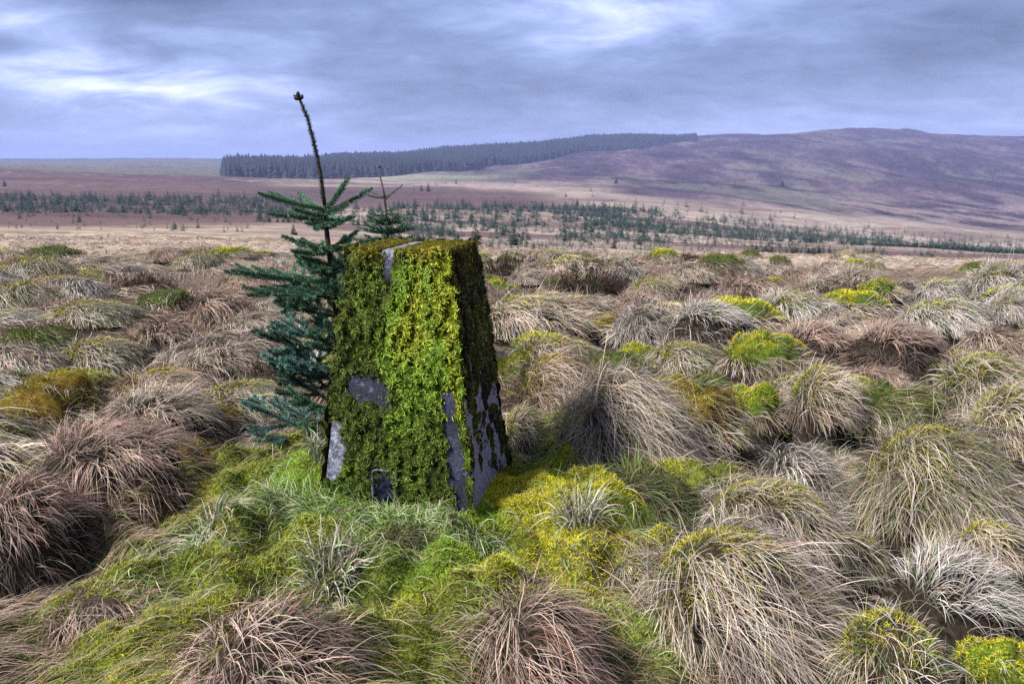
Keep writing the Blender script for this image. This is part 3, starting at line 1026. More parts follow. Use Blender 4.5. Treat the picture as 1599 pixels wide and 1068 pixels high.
# ------------------------------------------------------------------ the many other tussocks: a few kinds, copied
def variants():
    out = {}
    for kind, cnt in (('straw', 3), ('pink', 3), ('grey', 3), ('moss', 2), ('mix', 2)):
        lst = []
        for k in range(cnt):
            b = Bag()
            rx, ry, hz = 0.5, 0.42, 0.30
            lean = WIND * 0.85
            if kind == 'moss':
                dome_body(b, rx * 0.9, ry * 0.9, hz * 0.9, lambda v: lerp(GMOSS * 0.3, PEAT + 0 * v, smooth(hz * 0.7, hz * 0.35, v[:, 2])), k + 3)
                tussock_blades(b, 'litter', rx * 0.97, ry * 0.97, hz * 0.95, 500, 0.0035, lean * 0.4, 5, longer=0.8, top=0.5)
                moss_cap(b, rx * 0.93, ry * 0.93, hz * 0.95, 5000, 0.036, k, reach=0.75, side=2.2, lump=0.2)
                tussock_blades(b, 'moss', rx * 0.95, ry * 0.95, hz * 0.95, 1300, 0.0030, lean, 6, longer=0.95, top=0.5)
            else:
                dome_body(b, rx * 0.72, ry * 0.72, hz * 0.82, lambda v: np.array([0.035, 0.028, 0.024]) + 0 * v, k + 7)
                tussock_blades(b, kind, rx, ry, hz, 2300, 0.0029, lean, 6, spread=0.22)
                tussock_blades(b, 'litter', rx * 0.95, ry * 0.95, hz * 0.93, 500, 0.0035, lean * 0.4, 5, longer=0.6, top=0.3)
                if kind in ('mix', 'grey') or k == 1:
                    moss_cap(b, rx * 0.98, ry * 0.98, hz * 1.02, 2600, 0.034, 0 if k else 2, side=rng.uniform(0.6, 3.2), reach=0.75, seed=k * 7 + len(kind))
            lst.append(b.mesh('moss_hummock' if kind == 'moss' else 'grass_tussock', [M_GRASS]))
        out[kind] = lst
    return out


VAR = variants()
FILL_LABEL = {
    'straw': 'plain straw-coloured grass tussock, one of many alike on the open moor',
    'pink': 'plain pinkish brown grass tussock, one of many alike on the open moor',
    'grey': 'plain greyish grass tussock, one of many alike on the open moor',
    'mix': 'plain straw and olive grass tussock, one of many alike on the open moor',
    'moss': 'plain small moss hummock, one of many alike on the open moor',
}


def scatter_fill():
    placed = list(HERO_POS)
    made = 0
    tries = 0
    while made < 275 and tries < 12000:
        tries += 1
        px = rng.uniform(-200, 1900)
        t = rng.random()
        py = 396 + 330 * t ** 1.5
        if px < 470 and rng.random() < 0.6: continue
        if 330 < px < 820 and py > 640: continue
        x, y, z = at_pixel(px, py)
        if y > 26 or y < 3.4: continue
        if (x - PX) ** 2 + (y - PY) ** 2 < 1.0 or (x + 0.72) ** 2 + (y - 3.3) ** 2 < 0.5: continue
        s = rng.uniform(0.15, 0.36) if px > 700 else rng.uniform(0.2, 0.45)
        if any((x - a) ** 2 + (y - b) ** 2 < (0.78 * (r + s)) ** 2 for a, b, r in placed): continue
        placed.append((x, y, s))
        kinds = ['straw', 'pink', 'grey', 'moss', 'mix']
        pr = [0.22, 0.24, 0.20, 0.15, 0.19]
        kind = kinds[rng.choice(5, p=pr)]
        me = VAR[kind][rng.integers(len(VAR[kind]))]
        o = bpy.data.objects.new('moss_hummock' if kind == 'moss' else 'grass_tussock', me)
        z = float(height(np.array([x]), np.array([y]))[0] + hollow(np.array([x]), np.array([y]))[0] * 0.7) - 0.05
        o.location = (x, y, z)
        o.rotation_euler = (0, 0, rng.normal(0, 0.35))
        k = s / 0.5
        o.scale = (k * rng.uniform(0.9, 1.3), k, k * rng.uniform(1.0, 1.55) * (0.62 if px < 600 else 1.0))
        scene.collection.objects.link(o)
        tag(o, FILL_LABEL[kind], 'moss hummock' if kind == 'moss' else 'grass tussock', 'plain %s tussocks scattered over the moor' % kind)
        made += 1


scatter_fill()


# ------------------------------------------------------------------ ground cover: combed grass and moss carpet
def scatter_ground_grass():
    g = Bag()
    n = 255000
    # log distance, even bearing: even cover in the picture
    d = np.exp(rng.uniform(math.log(1.35), math.log(42), n))
    az = np.radians(rng.uniform(-50, 50, n))
    x, y = d * np.sin(az), d * np.cos(az)
    ms = moss_zone(x, y)
    rp = np.hypot(x - PX, y - PY)
    keep = (rng.random(n) < 1 - ms * np.where((rp > 1.0) & (x < 0.2), 0.72, 0.93)) & (rp > 0.32)
    # the litter under the tussock field is barer in hollows
    hol = bump(x, y)
    keep &= rng.random(n) < np.clip(0.95 + hol * 5.0, 0.12, 1)
    x, y, d = x[keep], y[keep], d[keep]
    n = len(x)
    z = height(x, y)
    fl = (fbm(x * 0.55 + 3, y * 0.55 + 6, 91, 3) - 0.5) * 3.4
    ca, sa = np.cos(fl), np.sin(fl)
    W = np.stack([WIND[0] * ca - WIND[1] * sa, WIND[0] * sa + WIND[1] * ca, np.zeros(n)], -1)
    lk = rng.normal(0, 0.22, (n, 3))
    V0 = W * 1.0 + np.array([0, 0, 0.42]) + lk
    sc = np.clip(d / 4.0, 0.75, 2.2)
    L = 0.15 * sc ** 0.6 * rng.uniform(0.5, 1.3, n)
    P = blade_sim(np.stack([x, y, z - 0.01], -1), V0, L, 5, rng.uniform(0.25, 0.55, n), jit=0.06, grnd=height)
    # colour by patch
    zn = fbm(x * 0.5 + 8, y * 0.5 + 3, 95, 4)
    zn2 = fbm(x * 0.9 + 1, y * 0.9 + 13, 97, 3)
    c = lerp(STRAW * 0.95, PINK * 1.02, smooth(0.40, 0.60, zn))
    c = lerp(c, GREY * 0.95 + 0 * c, smooth(0.52, 0.66, zn2) * 0.8)
    m = moss_zone(x, y)
    c = lerp(c, lerp(OLIVE * 1.2, GREENG * 1.3, zn2), m * 0.6)
    u = rng.random(n)
    c = np.where((u < 0.08)[:, None], RUST[None], c)
    c = np.where((u > 0.93)[:, None], OLIVE[None] * 0.8, c)
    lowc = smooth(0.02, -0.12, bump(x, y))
    c = lerp(c, np.array([0.10, 0.07, 0.06]) + 0 * c, lowc * 0.75)  # dark litter tone in hollows, also painting in the shade of the gaps
    c = c * (1 + rng.normal(0, 0.25, (n, 1))).clip(0.4, 1.6)
    wid = 0.0010 * np.maximum(1.0, d / 2.8)
    ref = nrm(np.array([0, 0, 1.0]) + rng.normal(0, 0.5, (n, 3)))
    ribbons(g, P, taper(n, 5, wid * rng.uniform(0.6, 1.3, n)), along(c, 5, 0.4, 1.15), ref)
    mound_grass(g)
    o = link('grass', g.mesh('grass', [M_GRASS]))
    tag(o, 'dry combed moor grass covering the ground between the tussocks', kind='stuff')


def mound_grass(g):
    n = 5200
    x = PX + rng.normal(-0.12, 0.62, n); y = PY - 0.25 + rng.normal(0, 0.45, n)
    m = 1500      # thick against the foot of the pillar
    s_ = rng.uniform(-0.42, 0.42, m)
    fx = s_ * math.cos(PYAW) + (0.31 + 0.09 * rng.random(m)) * math.sin(PYAW); fy = s_ * math.sin(PYAW) - (0.31 + 0.09 * rng.random(m)) * math.cos(PYAW)
    x = np.concatenate([x, PX + fx]); y = np.concatenate([y, PY + fy])
    n = len(x)
    foot = np.arange(n) >= n - m
    rp = np.hypot(x - PX, y - PY)
    k = (rp > 0.30) & (y > 1.5) & (foot | (rng.random(n) < smooth(0.30, 0.62, fbm(x * 3.2 + 4, y * 3.2 + 4, 131, 3)) + 0.12))
    x, y = x[k], y[k]; n = len(x)
    z = height(x, y)
    lk = fbm(x * 3, y * 3, 133, 2) * 9
    V0 = np.stack([np.cos(lk), np.sin(lk), np.full(n, 0.55)], -1) + rng.normal(0, 0.5, (n, 3)) + np.array([0.1, -0.3, 0])
    P = blade_sim(np.stack([x, y, z - 0.005], -1), V0, rng.uniform(0.04, 0.13, n), 6, rng.uniform(0.12, 0.5, n), jit=0.16, grnd=height)
    pal_ = np.array([[0.30, 0.40, 0.18], [0.20, 0.34, 0.08], [0.42, 0.46, 0.30], [0.13, 0.24, 0.05], STRAW * 0.9])
    c = pal_[rng.choice(5, n, p=[0.26, 0.28, 0.16, 0.18, 0.12])] * rng.uniform(0.6, 1.25, (n, 1))
    ribbons(g, P, taper(n, 6, 0.0013 * rng.uniform(0.6, 1.5, n)), along(c, 6), nrm(np.array([0, 0, 1.0]) + rng.normal(0, 0.5, (n, 3))))


def scatter_moss():
    g = Bag()
    n = 420000
    d = np.exp(rng.uniform(math.log(1.35), math.log(14), n))
    az = np.radians(rng.uniform(-46, 46, n))
    x, y = d * np.sin(az), d * np.cos(az)
    # denser round the pillar's foot
    m2 = 280000
    x = np.concatenate([x, PX + rng.normal(0, 0.6, m2)]); y = np.concatenate([y, PY - 0.2 + rng.normal(0, 0.5, m2)])
    ms = moss_zone(x, y)
    rp = np.hypot(x - PX, y - PY)
    keep = (rng.random(len(x)) < ms) & (rp > 0.22) & (y > 1.2)
    x, y = x[keep], y[keep]
    n = len(x)
    d = np.hypot(x, y)
    z = height(x, y)
    e = 0.02
    nx = -(height(x + e, y) - z) / e; ny = -(height(x, y + e) - z) / e
    nor = nrm(np.stack([nx, ny, np.ones(n)], -1))
    mx, my = x - PX, y - PY
    zn = fbm(x * 2.6, y * 2.6, 101, 3)
    c = lerp(GMOSS * 1.5, np.array([0.44, 0.46, 0.04]), smooth(0.35, 0.60, zn))
    yel = np.exp(-((mx - 0.62) / 0.34) ** 2 - ((my + 0.16) / 0.34) ** 2) * 3.2 * smooth(0.22, 0.50, fbm(x * 4.2 + 2, y * 4.2 + 9, 117, 3)) + np.exp(-((mx + 0.75) / 0.3) ** 2 - ((my - 0.05) / 0.25) ** 2) * 0.7 + smooth(0.55, 0.68, fbm(x * 1.3 + 5, y * 1.3, 103, 3)) * 0.8
    yel = yel + smooth(0.9, 1.5, np.hypot(mx, my)) * smooth(0.2, -0.5, x) * smooth(0.40, 0.55, fbm(x * 2.2 + 9, y * 3, 109, 3)) * 0.8
    c = lerp(c, lerp(YMOSS, OMOSS, smooth(0.45, 0.65, fbm(x * 3, y * 3 + 4, 113, 3)) * smooth(0.1, -0.5, x)), np.clip(yel, 0, 1))
    brightg = np.exp(-((mx + 0.50) / 0.26) ** 2 - ((my + 0.10) / 0.35) ** 2)
    c = lerp(c, np.array([0.26, 0.42, 0.05]) + 0 * c, np.clip(brightg, 0, 1) * 0.85)
    c = lerp(c, GMOSS * 0.35 + 0 * c, smooth(0.50, 0.64, fbm(x * 5.0, y * 5.0 + 3, 107, 4)) * 0.75)
    c = c * rng.lognormal(0, 0.3, (n, 1)).clip(0.3, 2)
    size = 0.0155 * np.maximum(1.0, d / 2.8)
    frond_field(g, np.stack([x, y, z - 0.004], -1), nor, size * rng.uniform(0.6, 1.5, n), size * 0.065 * rng.uniform(0.7, 1.3, n), c)
    o = link('moss', g.mesh('moss', [M_MOSS]))
    tag(o, 'yellow and green moss carpet over the wet ground', kind='stuff')


scatter_ground_grass()
scatter_moss()


# ------------------------------------------------------------------ the trig pillar
ZB, ZT = -0.12, 0.965
HB, HT = 0.300, 0.168


def half_at(z):
    return HB + (HT - HB) * (z - ZB) / (ZT - ZB)


def pillar():
    root = empty('trig_pillar', (PX, PY, ZB))
    root.rotation_euler = (0, 0, PYAW)
    tag(root, 'tapering square concrete survey pillar overgrown with green and yellow moss', 'trig pillar')
    H = ZT - ZB
    # concrete shaft with slightly rounded arrises
    b = Bag()
    nz_, ns = 40, 6

    def ring(z, h, cham=0.012):
        pts = []
        for k in range(4):
            a0 = k * math.pi / 2 - math.pi / 4
            for s in np.linspace(-0.5, 0.5, 5):
                a = a0 + s * math.pi / 2
                cx, cy = (h - cham) * np.sign(math.cos(a0)), (h - cham) * np.sign(math.sin(a0))
                pts.append((cx + cham * math.cos(a), cy + cham * math.sin(a), z))
            k2 = (k + 1)
            a1 = k2 * math.pi / 2 - math.pi / 4
            p0 = np.array(pts[-1]); c1 = np.array(((h - cham) * np.sign(math.cos(a1)), (h - cham) * np.sign(math.sin(a1)), z))
            p1 = c1 + cham * np.array((math.cos(a1 - math.pi / 4), math.sin(a1 - math.pi / 4), 0))
            for s in np.linspace(0, 1, 10)[1:-1]:
                pts.append(tuple(p0 * (1 - s) + p1 * s))
        return np.array(pts)
    zs = np.linspace(0, H - 0.012, nz_)
    rings = [ring(z, HB + (HT - HB) * z / H) for z in zs] + [ring(H - 0.003, HT - 0.003), ring(H, HT - 0.012, 0.012)]
    m = len(rings[0])
    v = np.concatenate(rings + [np.array([[0, 0, H]])])
    v[:, :2] += (fbm(v[:, 0] * 14 + v[:, 2] * 5, v[:, 1] * 14 + v[:, 2] * 11, 3, 3)[:, None] - 0.5) * 0.006
    q = [(i * m + j, i * m + (j + 1) % m, (i + 1) * m + (j + 1) % m, (i + 1) * m + j) for i in range(len(rings) - 1) for j in range(m)]
    t = [((len(rings) - 1) * m + j, (len(rings) - 1) * m + (j + 1) % m, len(rings) * m) for j in range(m)]
    hv = HB + (HT - HB) * v[:, 2] / H
    uu = v[:, 0] / hv; tt = v[:, 2] / H
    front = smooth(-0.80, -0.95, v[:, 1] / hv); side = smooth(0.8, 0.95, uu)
    pale = front * np.maximum.reduce([np.exp(-((uu + 0.92) / 0.3) ** 4 - ((tt - 0.36) / 0.14) ** 4), smooth(0.95, 0.99, uu) * smooth(0.25, 0.35, tt) * 0.9, smooth(0.93, 0.99, tt)])
    pale = np.maximum(pale, smooth(0.985, 1.0, tt))
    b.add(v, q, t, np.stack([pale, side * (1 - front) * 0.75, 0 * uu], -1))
    link('concrete_shaft', b.mesh('concrete_shaft', [M_CONC], False), root)

    # moss cover: a cushion sheet on each face that sinks into the concrete where the photo shows it bare, and fronds over it
    def mask_front(u, t):
        n = fbm(u * 4 + 3, t * 15 + 2, 201, 4)
        n2 = fbm(u * 11 + 7, t * 40 + 2, 209, 4, 0.6)
        m_ = 0.78 + (n - 0.5) * 0.9 + (n2 - 0.5) * 1.6

        def hole(cu, ct, ru, rt, k=2.2):
            a = (u - cu) / ru; b = (t - ct) / rt
            return k * np.exp(-(a * a + b * b) ** 0.9) * (0.30 + 1.1 * n)
        m_ = m_ - hole(-0.20, 1.0, 0.13, 0.10) - hole(-0.54, 0.575, 0.44, 0.060, 1.15) - hole(-0.30, 0.54, 0.2, 0.045, 1.0) - hole(-0.97, 0.37, 0.24, 0.09) - hole(-0.88, 0.32, 0.16, 0.04, 1.5)
        m_ = m_ - hole(0.82, 0.42, 0.11, 0.14, 1.7) - hole(0.86, 0.30, 0.09, 0.10, 1.6) - hole(0.78, 0.55, 0.10, 0.04, 1.6) - hole(-0.14, 0.235, 0.125, 0.072, 2.6)
        return m_

    def mask_right(u, t):
        n = fbm(u * 5 + 13, t * 19 + 5, 203, 4, 0.6)
        return 0.02 + (n - 0.5) * 2.4 + 1.0 * smooth(0.40, 0.85, t) - 1.5 * np.exp(-((u + 0.35) / 0.5) ** 4 - ((t - 0.13) / 0.14) ** 4)

    def mask_other(u, t):
        return 0.6 + (fbm(u * 5 + 23, t * 8 + 5, 205, 4) - 0.5) * 1.4

    def mask_top(u, t):
        n = fbm(u * 4 + 1, t * 4 + 9, 207, 3)
        return 0.7 + (n - 0.5) * 1.2 - 2.2 * np.exp(-((u + 0.20) / 0.13) ** 4)

    def colour(face, u, t):
        n = fbm(u * 3.5 + face * 9, t * 13 + 1, 211, 4)
        if face == 0:
            bright = 0.9 * np.exp(-((u - 0.15) / 0.5) ** 2 - ((t - 0.73) / 0.14) ** 2) + 0.85 * np.exp(-((u - 0.55) / 0.42) ** 2 - ((t - 0.93) / 0.13) ** 2) + 1.15 * np.exp(-((u - 0.88) / 0.16) ** 2) * smooth(0.40, 0.58, t) + 0.45 * np.exp(-((u - 0.35) / 0.4) ** 2 - ((t - 0.52) / 0.2) ** 2)
            bright = bright * 0.9 + (n - 0.5) * 0.9 + 0.10
            c = lerp(np.array([0.135, 0.185, 0.024]), np.array([0.31, 0.54, 0.026]), smooth(0.05, 0.75, bright))
            c = lerp(c, np.array([0.56, 0.62, 0.02]) + 0 * c, smooth(0.66, 1.1, bright) * 0.8)
            c = lerp(c, np.array([0.14, 0.13, 0.015]) + 0 * c, smooth(0.30, 0.05, t) * smooth(0.4, 0.62, n) * 0.7)
            c = lerp(c, np.array([0.13, 0.30, 0.03]) + 0 * c, np.exp(-((u - 0.27) / 0.11) ** 2 - ((t - 0.16) / 0.07) ** 2))
            c = lerp(c, np.array([0.14, 0.32, 0.03]) + 0 * c, np.exp(-((u + 0.85) / 0.3) ** 2 - ((t - 0.19) / 0.1) ** 2))
            c = lerp(c, np.array([0.40, 0.36, 0.02]) + 0 * c, smooth(0.965, 1.0, t + (n - 0.5) * 0.05))
        elif face == 4:
            c = lerp(np.array([0.28, 0.34, 0.03]), np.array([0.44, 0.34, 0.025]), smooth(0.35, 0.6, n))
        else:
            c = lerp(np.array([0.15, 0.13, 0.06]), np.array([0.30, 0.31, 0.04]), smooth(0.35, 0.7, n))  # moss off the front, lightened in colour to make up for weak ambient light
            c = lerp(c, np.array([0.33, 0.27, 0.02]) + 0 * c, np.maximum(smooth(0.88, 1.0, t + (n - 0.5) * 0.2) * 0.9, smooth(-0.7, -0.97, u) * smooth(0.45, 0.6, t) * 0.8 * (face == 1)))
        return c

    def place(face, u, t, off):
        """local point on a face: u -1..1 across, t 0..1 up; off outward"""
        z = t * H
        h = HB + (HT - HB) * t
        if face == 4:
            return np.stack([u * (HT + 0.006), (t * 2 - 1) * (HT + 0.006), H + off * 0.7], -1)
        tilt = (HB - HT) / H
        w = u * (h + off)
        o = h + off
        zz = z + off * tilt + off * 0.7 * smooth(0.97, 1.0, t)
        if face == 0: return np.stack([w, -o, zz], -1)
        if face == 1: return np.stack([o, w, zz], -1)
        if face == 2: return np.stack([-w, o, zz], -1)
        return np.stack([-o, -w, zz], -1)
    NOR = [np.array([0, -1, 0.1]), np.array([1, 0, 0.1]), np.array([0, 1, 0.1]), np.array([-1, 0, 0.1]), np.array([0, 0, 1.0])]
    MASK = [mask_front, mask_right, mask_other, mask_other, mask_top]
    sheet = Bag(); fr = Bag()
    for f in range(5):
        nu, nt_ = (110, 230) if f < 4 else (60, 60)
        u, t = np.meshgrid(np.linspace(-1, 1, nu), np.linspace(0.02, 1, nt_))
        mk = MASK[f](u, t)
        lump = smooth(0.25, 0.75, fbm(u * 11 + f * 5, t * 36 + 3, 221, 3))
        thick = np.clip(mk, -0.5, 0.8)
        off = np.where(mk > 0.08, 0.003 + thick * (0.008 if f == 4 else 0.026) * lump, -0.006)
        edge = np.minimum(1, (1 - np.abs(u)) * 9)
        edge = np.minimum(edge, np.minimum(1, (1 - t) * 26) if f < 4 else np.minimum(1, (1 - np.abs(t * 2 - 1)) * 9))
        off = np.where(off > 0, off * (0.75 + 0.25 * edge), off)
        p = place(f, u.ravel(), t.ravel(), off.ravel())
        i, j = np.meshgrid(np.arange(nt_ - 1), np.arange(nu - 1), indexing='ij')
        q = np.stack([i * nu + j, i * nu + j + 1, (i + 1) * nu + j + 1, (i + 1) * nu + j], -1).reshape(-1, 4)
        keep = (off.ravel()[q] > 0).any(axis=1)
        cc = colour(f, u.ravel(), t.ravel()) * 0.13  # brown under-moss taken near black, standing in for shadow in the gaps
        sheet.add(p, q[keep], None, cc)
        n = (30000, 12000, 3000, 8000, 14000)[f]
        u, t = rng.uniform(-1.02, 1.02, n), rng.random(n)
        uc, tc_ = np.clip(u, -1, 1), np.clip(t, 0.02, 1)
        mk = MASK[f](uc, tc_)
        kp = (mk + rng.normal(0, 0.10, n)) > 0.14
        u, t, mk = uc[kp], tc_[kp], mk[kp]
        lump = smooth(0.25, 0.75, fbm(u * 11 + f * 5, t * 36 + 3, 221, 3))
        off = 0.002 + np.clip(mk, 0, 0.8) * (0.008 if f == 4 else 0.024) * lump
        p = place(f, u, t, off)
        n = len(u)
        c = colour(f, u, t) * (rng.lognormal(-0.35, 0.35, n) * (0.15 + 0.75 * lump)).clip(0.12, 2.2)[:, None]  # colour falls off between lumps, painting in the small shadows among fronds
        size = rng.uniform(0.006, 0.016, n) * (0.6 if f == 4 else 1.0)
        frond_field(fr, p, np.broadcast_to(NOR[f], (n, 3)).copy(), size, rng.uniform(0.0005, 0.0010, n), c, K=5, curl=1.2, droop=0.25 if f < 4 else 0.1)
        n = (21000, 9000, 0, 4000, 0)[f]
        if n:
            u, t = rng.uniform(-1, 1, n), rng.uniform(0.02, 1, n)
            mk = MASK[f](u, t)
            lump = smooth(0.25, 0.75, fbm(u * 11 + f * 5, t * 36 + 3, 221, 3))
            kp = (mk + rng.normal(0, 0.12, n) > 0.02) & (rng.random(n) < 0.10 + 0.95 * lump)
            u, t, mk, lump = u[kp], t[kp], mk[kp], lump[kp]
            n = len(u)
            P0 = place(f, u, t, 0.004 + np.clip(mk, 0, 0.8) * 0.026 * lump)
            nor = nrm(NOR[f])
            def flat(v):
                return v - (v @ nor)[:, None] * nor
            V = nrm(flat(rng.normal(0, 1, (n, 3)))) + nor * rng.uniform(0.1, 0.7, (n, 1))
            K = 7
            P = np.zeros((n, K, 3)); P[:, 0] = P0
            L = rng.uniform(0.007, 0.021, n)
            turn = rng.normal(0, 0.6, n)
            for k in range(1, K):
                turn = turn * 0.7 + rng.normal(0, 0.45, n)
                V = nrm(V + np.cross(np.broadcast_to(nor, V.shape), V) * turn[:, None] + rng.normal(0, 0.12, (n, 3)))
                V = V - np.clip((V @ nor) - 0.25, -1, 0.3)[:, None] * nor * 0.35
                P[:, k] = P[:, k - 1] + V * (L / (K - 1))[:, None]
            c = colour(f, u, t) * (rng.lognormal(0.0, 0.45, n)).clip(0.4, 2.2)[:, None]
            c = lerp(c, c.mean(axis=1, keepdims=True) * np.array([1.1, 1.15, 0.75]), rng.random(n) * 0.35)
            ribbons(fr, P, taper(n, K, 0.00075 * rng.uniform(0.7, 1.5, n), 0.4), along(c, K, 0.7, 1.15), nrm(nor + rng.normal(0, 0.3, (n, 3))))
    mo = link('moss_cover', sheet.mesh('moss_cover', [M_MOUND], True), root)
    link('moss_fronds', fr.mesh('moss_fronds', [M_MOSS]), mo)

    # the metal flush bracket low on the front face
    t0 = 0.24
    h = HB + (HT - HB) * t0
    tilt = math.atan((HB - HT) / H)
    br = Bag(); W2, H2, dp = 0.046, 0.088, 0.012

    def arch(w, hh):
        a = np.linspace(0, math.pi, 11)
        pts = [(w * math.cos(x), hh - w * 0.22 + w * 0.22 * math.sin(x) ** 0.7) for x in a]
        return np.array(pts + [(-w, -hh), (w, -hh)])
    o2, i2 = arch(W2, H2), arch(W2 - 0.007, H2 - 0.008)
    k = len(o2)
    ring_v = np.concatenate([np.c_[o2[:, 0], np.full(k, 0.0), o2[:, 1]], np.c_[o2[:, 0], np.full(k, -dp), o2[:, 1]],
                             np.c_[i2[:, 0], np.full(k, -dp), i2[:, 1]], np.c_[i2[:, 0], np.full(k, 0.004), i2[:, 1]]])
    q = [(r * k + j, r * k + (j + 1) % k, (r + 1) * k + (j + 1) % k, (r + 1) * k + j) for r in range(3) for j in range(k)]
    br.add(ring_v, q, None, (0.3, 0.3, 0.35))
    ebr = link('flush_bracket', None, root, (W2 * 0 - 0.07 * h, -h - 0.012, t0 * H))
    bpy.data.objects.remove(ebr)
    plate = Bag()
    # recessed plate with a raised centre panel
    plate.add(np.c_[i2[:, 0] * 1.02, np.full(k, -0.002), i2[:, 1] * 1.02], [], [(0, j, j + 1) for j in range(1, k - 1)], (0.1, 0.1, 0.15))
    pw, ph = W2 - 0.022, H2 - 0.035
    pv = [(-pw, -0.002, -ph), (pw, -0.002, -ph), (pw, -0.002, ph), (-pw, -0.002, ph), (-pw + .004, -0.007, -ph + .004), (pw - .004, -0.007, -ph + .004), (pw - .004, -0.007, ph - .004), (-pw + .004, -0.007, ph - .004)]
    0 and plate.add(pv, [(4, 5, 6, 7), (0, 1, 5, 4), (1, 2, 6, 5), (2, 3, 7, 6), (3, 0, 4, 7)], None, (0.1, 0.1, 0.15))
    pl = link('flush_bracket', plate.mesh('flush_bracket', [M_PLATE], False), root, (-0.14 * h, -h - 0.001, t0 * H))
    pl.rotation_euler = (-tilt, 0, 0)
    link('rim', br.mesh('rim', [M_RIM], False), pl)
    lip = Bag()
    a = np.linspace(0, math.pi, 9)
    lp = [(0.030 * math.cos(x), -0.004 - 0.016 * math.sin(x), -H2 + 0.024) for x in a]
    lp2 = [(x, y + 0.002, z_ + 0.008 ) for x, y, z_ in lp]
    lip.add(np.array(lp + lp2 + [(0, -0.004, -H2 + 0.036)]), [(j, j + 1, 9 + j + 1, 9 + j) for j in range(8)], [(9 + j, 9 + j + 1, 18) for j in range(8)], (0.4, 0.4, 0.5))
    link('ledge', lip.mesh('ledge', [M_LEDGE], True), pl)


pillar()


# ------------------------------------------------------------------ spruces
def shoot(bag, wood, pts, per_m, nl, wood_r, col, dens_top=1.0, fwd=0.8):
    """A needled shoot along a polyline."""
    pts = np.asarray(pts, float)
    seg = np.linalg.norm(np.diff(pts, axis=0), axis=1)
    L = seg.sum()
    cum = np.r_[0, np.cumsum(seg)]
    n = max(10, int(L * per_m * 1.35))
    nl = nl * 1.2
    s = rng.random(n) * L
    P = np.stack([np.interp(s, cum, pts[:, k]) for k in range(3)], -1)
    T = nrm(np.stack([np.interp(s, cum, np.gradient(pts[:, k])) for k in range(3)], -1))
    A = nrm(rng.normal(0, 1, (n, 3)) + np.array([0, 0, 0.35]))
    A = nrm(A - (A * T).sum(-1, keepdims=True) * T)
    D = nrm(T * fwd + A)
    taper_l = nl * rng.uniform(0.75, 1.15, n) * np.clip(0.55 + 2.5 * (L - s) / L, 0.55, 1.0)
    Q = P + D * taper_l[:, None]
    S = nrm(np.cross(D, rng.normal(0, 1, (n, 3)))) * (nl * 0.075)
    v = np.stack([P - S, P + S, Q + S * 0.25, Q - S * 0.25], 1).reshape(-1, 3)
    b = np.arange(n) * 4
    q = np.stack([b, b + 1, b + 2, b + 3], 1)
    up = (A[:, 2:3] * 0.5 + 0.5)
    c = col[None] * rng.uniform(0.55, 1.35, (n, 1)) * (1 + rng.normal(0, 0.06, (n, 3)))
    bag.add(v, q, None, np.repeat(c, 4, axis=0))
    tube(wood, pts, np.linspace(wood_r, wood_r * 0.5, len(pts)), (0.10, 0.075, 0.05), 5)


NEEDLE = np.array([0.10, 0.205, 0.125]); NEEDLE_B = np.array([0.135, 0.26, 0.225]); NEEDLE_D = np.array([0.05, 0.105, 0.068])


def curve_pts(p0, d, L, lift, k=6):
    d = np.asarray(d, float) / np.linalg.norm(d)
    pts = [np.asarray(p0, float)]
    for i in range(k):
        d = d + np.array([0, 0, lift / k]); d /= np.linalg.norm(d)
        pts.append(pts[-1] + d * L / k)
    return np.array(pts)


def spruce_branch(root, p0, az, L, elev, lift, sides, nl, per_m, wood_r, col, depth2=False):
    nb, wd = Bag(), Bag()
    d = np.array([math.cos(az) * math.cos(elev), math.sin(az) * math.cos(elev), math.sin(elev)])
    pts = curve_pts(p0, d, L, lift)
    shoot(nb, wd, pts, per_m, nl, wood_r, col)
    for k in range(sides):
        f = 0.25 + 0.68 * (k // 2 + 0.5) / max(1, (sides + 1) // 2)
        i = min(len(pts) - 2, int(f * (len(pts) - 1)))
        w = f * (len(pts) - 1) - i
        p = pts[i] * (1 - w) + pts[i + 1] * w
        s = 1 if k % 2 else -1
        t = nrm(pts[i + 1] - pts[i])
        sd = np.cross(t, [0, 0, 1.0]) * s
        dd = t * 0.75 + sd * 0.75 + np.array([0, 0, rng.uniform(-0.35, 0.45)])
        LL = L * (0.55 * (1 - f) + 0.17) * rng.uniform(0.8, 1.2)
        sp = curve_pts(p, dd, LL, lift * 0.5, 4)
        shoot(nb, wd, sp, per_m, nl * 0.95, wood_r * 0.6, col * rng.uniform(0.8, 1.25))
        if depth2 and LL > 0.09:
            for s2 in (-1, 1):
                p2 = sp[2]
                t2 = nrm(sp[3] - sp[2])
                d2 = t2 * 0.8 + np.cross(t2, [0, 0, 1.0]) * s2 * 0.7
                shoot(nb, wd, curve_pts(p2, d2, LL * 0.45, 0.1, 3), per_m, nl * 0.9, wood_r * 0.4, col * rng.uniform(0.8, 1.2))
    br = link('branch', nb.mesh('branch', [M_NEEDLE]), root)
    link('twig', wd.mesh('twig', [M_BARK], True), br)


def px_point(px, py, depth):
    xp, yp = (px - 799.5) / 1250.0, (534 - py) / 1250.0
    return np.array([xp * depth, (CP + yp * SP) * depth, EYE + (-SP + yp * CP) * depth])


